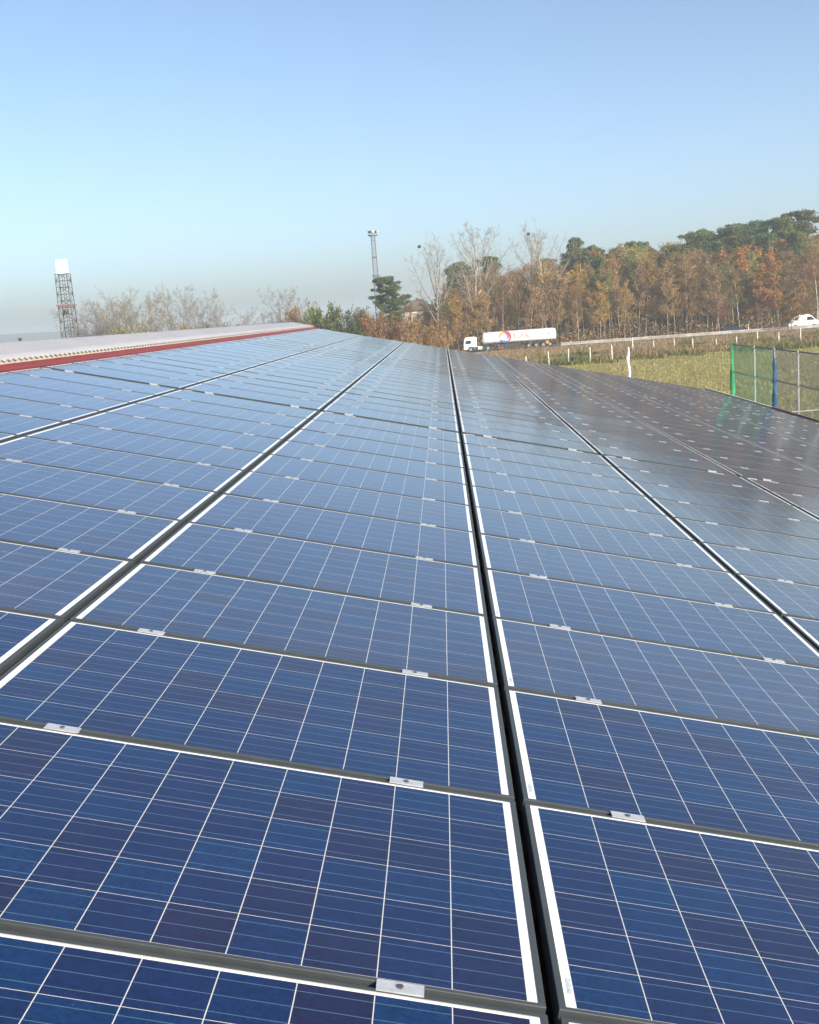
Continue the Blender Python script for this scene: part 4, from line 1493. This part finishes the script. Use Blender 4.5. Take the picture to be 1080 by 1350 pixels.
# undergrowth along the foot of the wood
n = 40000
X = rs.uniform(xat(556, 214), xat(1140, 214), n)
Y = rs.uniform(210.5, 240, n)
Z = rs.uniform(0, 1, n) ** 1.4 * (2.6 + 1.8 * np.sin(X * .4) * np.sin(X * .17 + 2) + .08 * (Y - 210))
G_ = np.array([gz(a, b_) for a, b_ in zip(X, Y)])
o = scatter('undergrowth', np.stack([X, Y, G_ + Z], 1), .17, (.27, .165, .07), seed=3)
o['label'] = 'brown leafy undergrowth along the foot of the wood'; o['category'] = 'undergrowth'
# bramble bank between pasture fence and road
def blades(name, X, Y, h, wd, lean, colour, seed):
    rs = np.random.default_rng(seed)
    n = len(X)
    G_ = np.array([gz(a, b_) for a, b_ in zip(X, Y)])
    az = rs.uniform(0, 6.28, n)
    ln = rs.normal(size=(n, 2)) * lean * h[:, None]
    b0_ = np.stack([X - np.cos(az) * wd, Y - np.sin(az) * wd, G_ - .01], 1)
    b1_ = np.stack([X + np.cos(az) * wd, Y + np.sin(az) * wd, G_ - .01], 1)
    tp = np.stack([X + ln[:, 0], Y + ln[:, 1], G_ + h], 1)
    o = link(name, np_mesh(name, np.stack([b0_, b1_, tp], 1).reshape(-1, 3), tris=np.arange(n * 3).reshape(-1, 3), mats=[M_LEAF]))
    o.color = (*colour, 1)
    return tag(o, kind='stuff')


n = 70000
X = rs.uniform(xat(640, 160), xat(1120, 160) + 6, n)
Y = 124.5 + 66 * rs.uniform(0, 1, n) ** 1.3
hump = .6 + .4 * np.sin(X * .31 + .7) * np.sin(Y * .2) + .3 * np.sin(X * 1.1) * np.sin(Y * .7) + rs.normal(size=n) * .12
h = np.clip(hump, .12, 1.3) * rs.uniform(.45, 1.15, n)
o = blades('bramble_bank', X, Y, h, .05, .45, (.27, .19, .105), 5)
o['label'] = 'reddish brown brambles on the bank between fence and road'; o['category'] = 'brambles'
n = 16000
X = rs.uniform(xat(640, 130), xat(1120, 130) + 6, n)
Y = 119 + 20 * rs.uniform(0, 1, n)
pat = np.sin(X * .42 + 2) * np.sin(X * .13) + .5 * np.sin(X * 1.3 + Y * .4) + rs.normal(size=n) * .35
k_ = pat > .1
X, Y = X[k_], Y[k_]
o = blades('weeds', X, Y, rs.uniform(.25, .8, len(X)), .06, .4, (.13, .14, .045), 6)
o['label'] = 'green weeds along the foot of the pasture fence'; o['category'] = 'weeds'
# rough meadow grass
n = 46000
Y = 44 + 92 * rs.uniform(0, 1, n) ** 1.0
X = rs.uniform(0, 1, n) * (Y * .40 + 4 - (Y * .06)) + Y * .06
keep = np.sin(X * .5) * np.sin(Y * .37 + 1) + .8 * np.sin(X * 1.3 + Y * .9) + rs.normal(size=n) * .7 > -.3
X, Y = X[keep], Y[keep]
n = len(X)
G_ = np.array([gz(a, b_) for a, b_ in zip(X, Y)])
h = rs.uniform(.06, .26, n)
az = rs.uniform(0, 6.28, n)
lean = rs.normal(size=(n, 2)) * .08
b0_ = np.stack([X - np.cos(az) * .03, Y - np.sin(az) * .03, G_ - .01], 1)
b1_ = np.stack([X + np.cos(az) * .03, Y + np.sin(az) * .03, G_ - .01], 1)
tp = np.stack([X + lean[:, 0], Y + lean[:, 1], G_ + h], 1)
Vv = np.stack([b0_, b1_, tp], 1).reshape(-1, 3)
o = link('meadow_grass', np_mesh('meadow_grass', Vv, tris=np.arange(n * 3).reshape(-1, 3), mats=[M_LEAF]))
o.color = (.33, .29, .11, 1)
tag(o, 'rough yellowish meadow grass', 'grass', kind='stuff')

# ------------------------------------------------------------------ haze
hz = MB().box(-3000, 3000, -450, 3100, -2.2, 36.0)
hm = bpy.data.materials.new('haze_air')
hm.use_nodes = True
t = hm.node_tree
t.nodes.remove(t.nodes['Principled BSDF'])
pv = t.nodes.new('ShaderNodeVolumePrincipled')
pv.inputs['Color'].default_value = (0.82, 0.94, 1.0, 1)
pv.inputs['Density'].default_value = 0.0006
pv.inputs['Anisotropy'].default_value = 0.2
t.links.new(pv.outputs[0], t.nodes['Material Output'].inputs['Volume'])
o = hz.build('haze', hm)
tag(o, kind='stuff')
o['label'] = 'thin pale haze over the land'; o['category'] = 'haze'
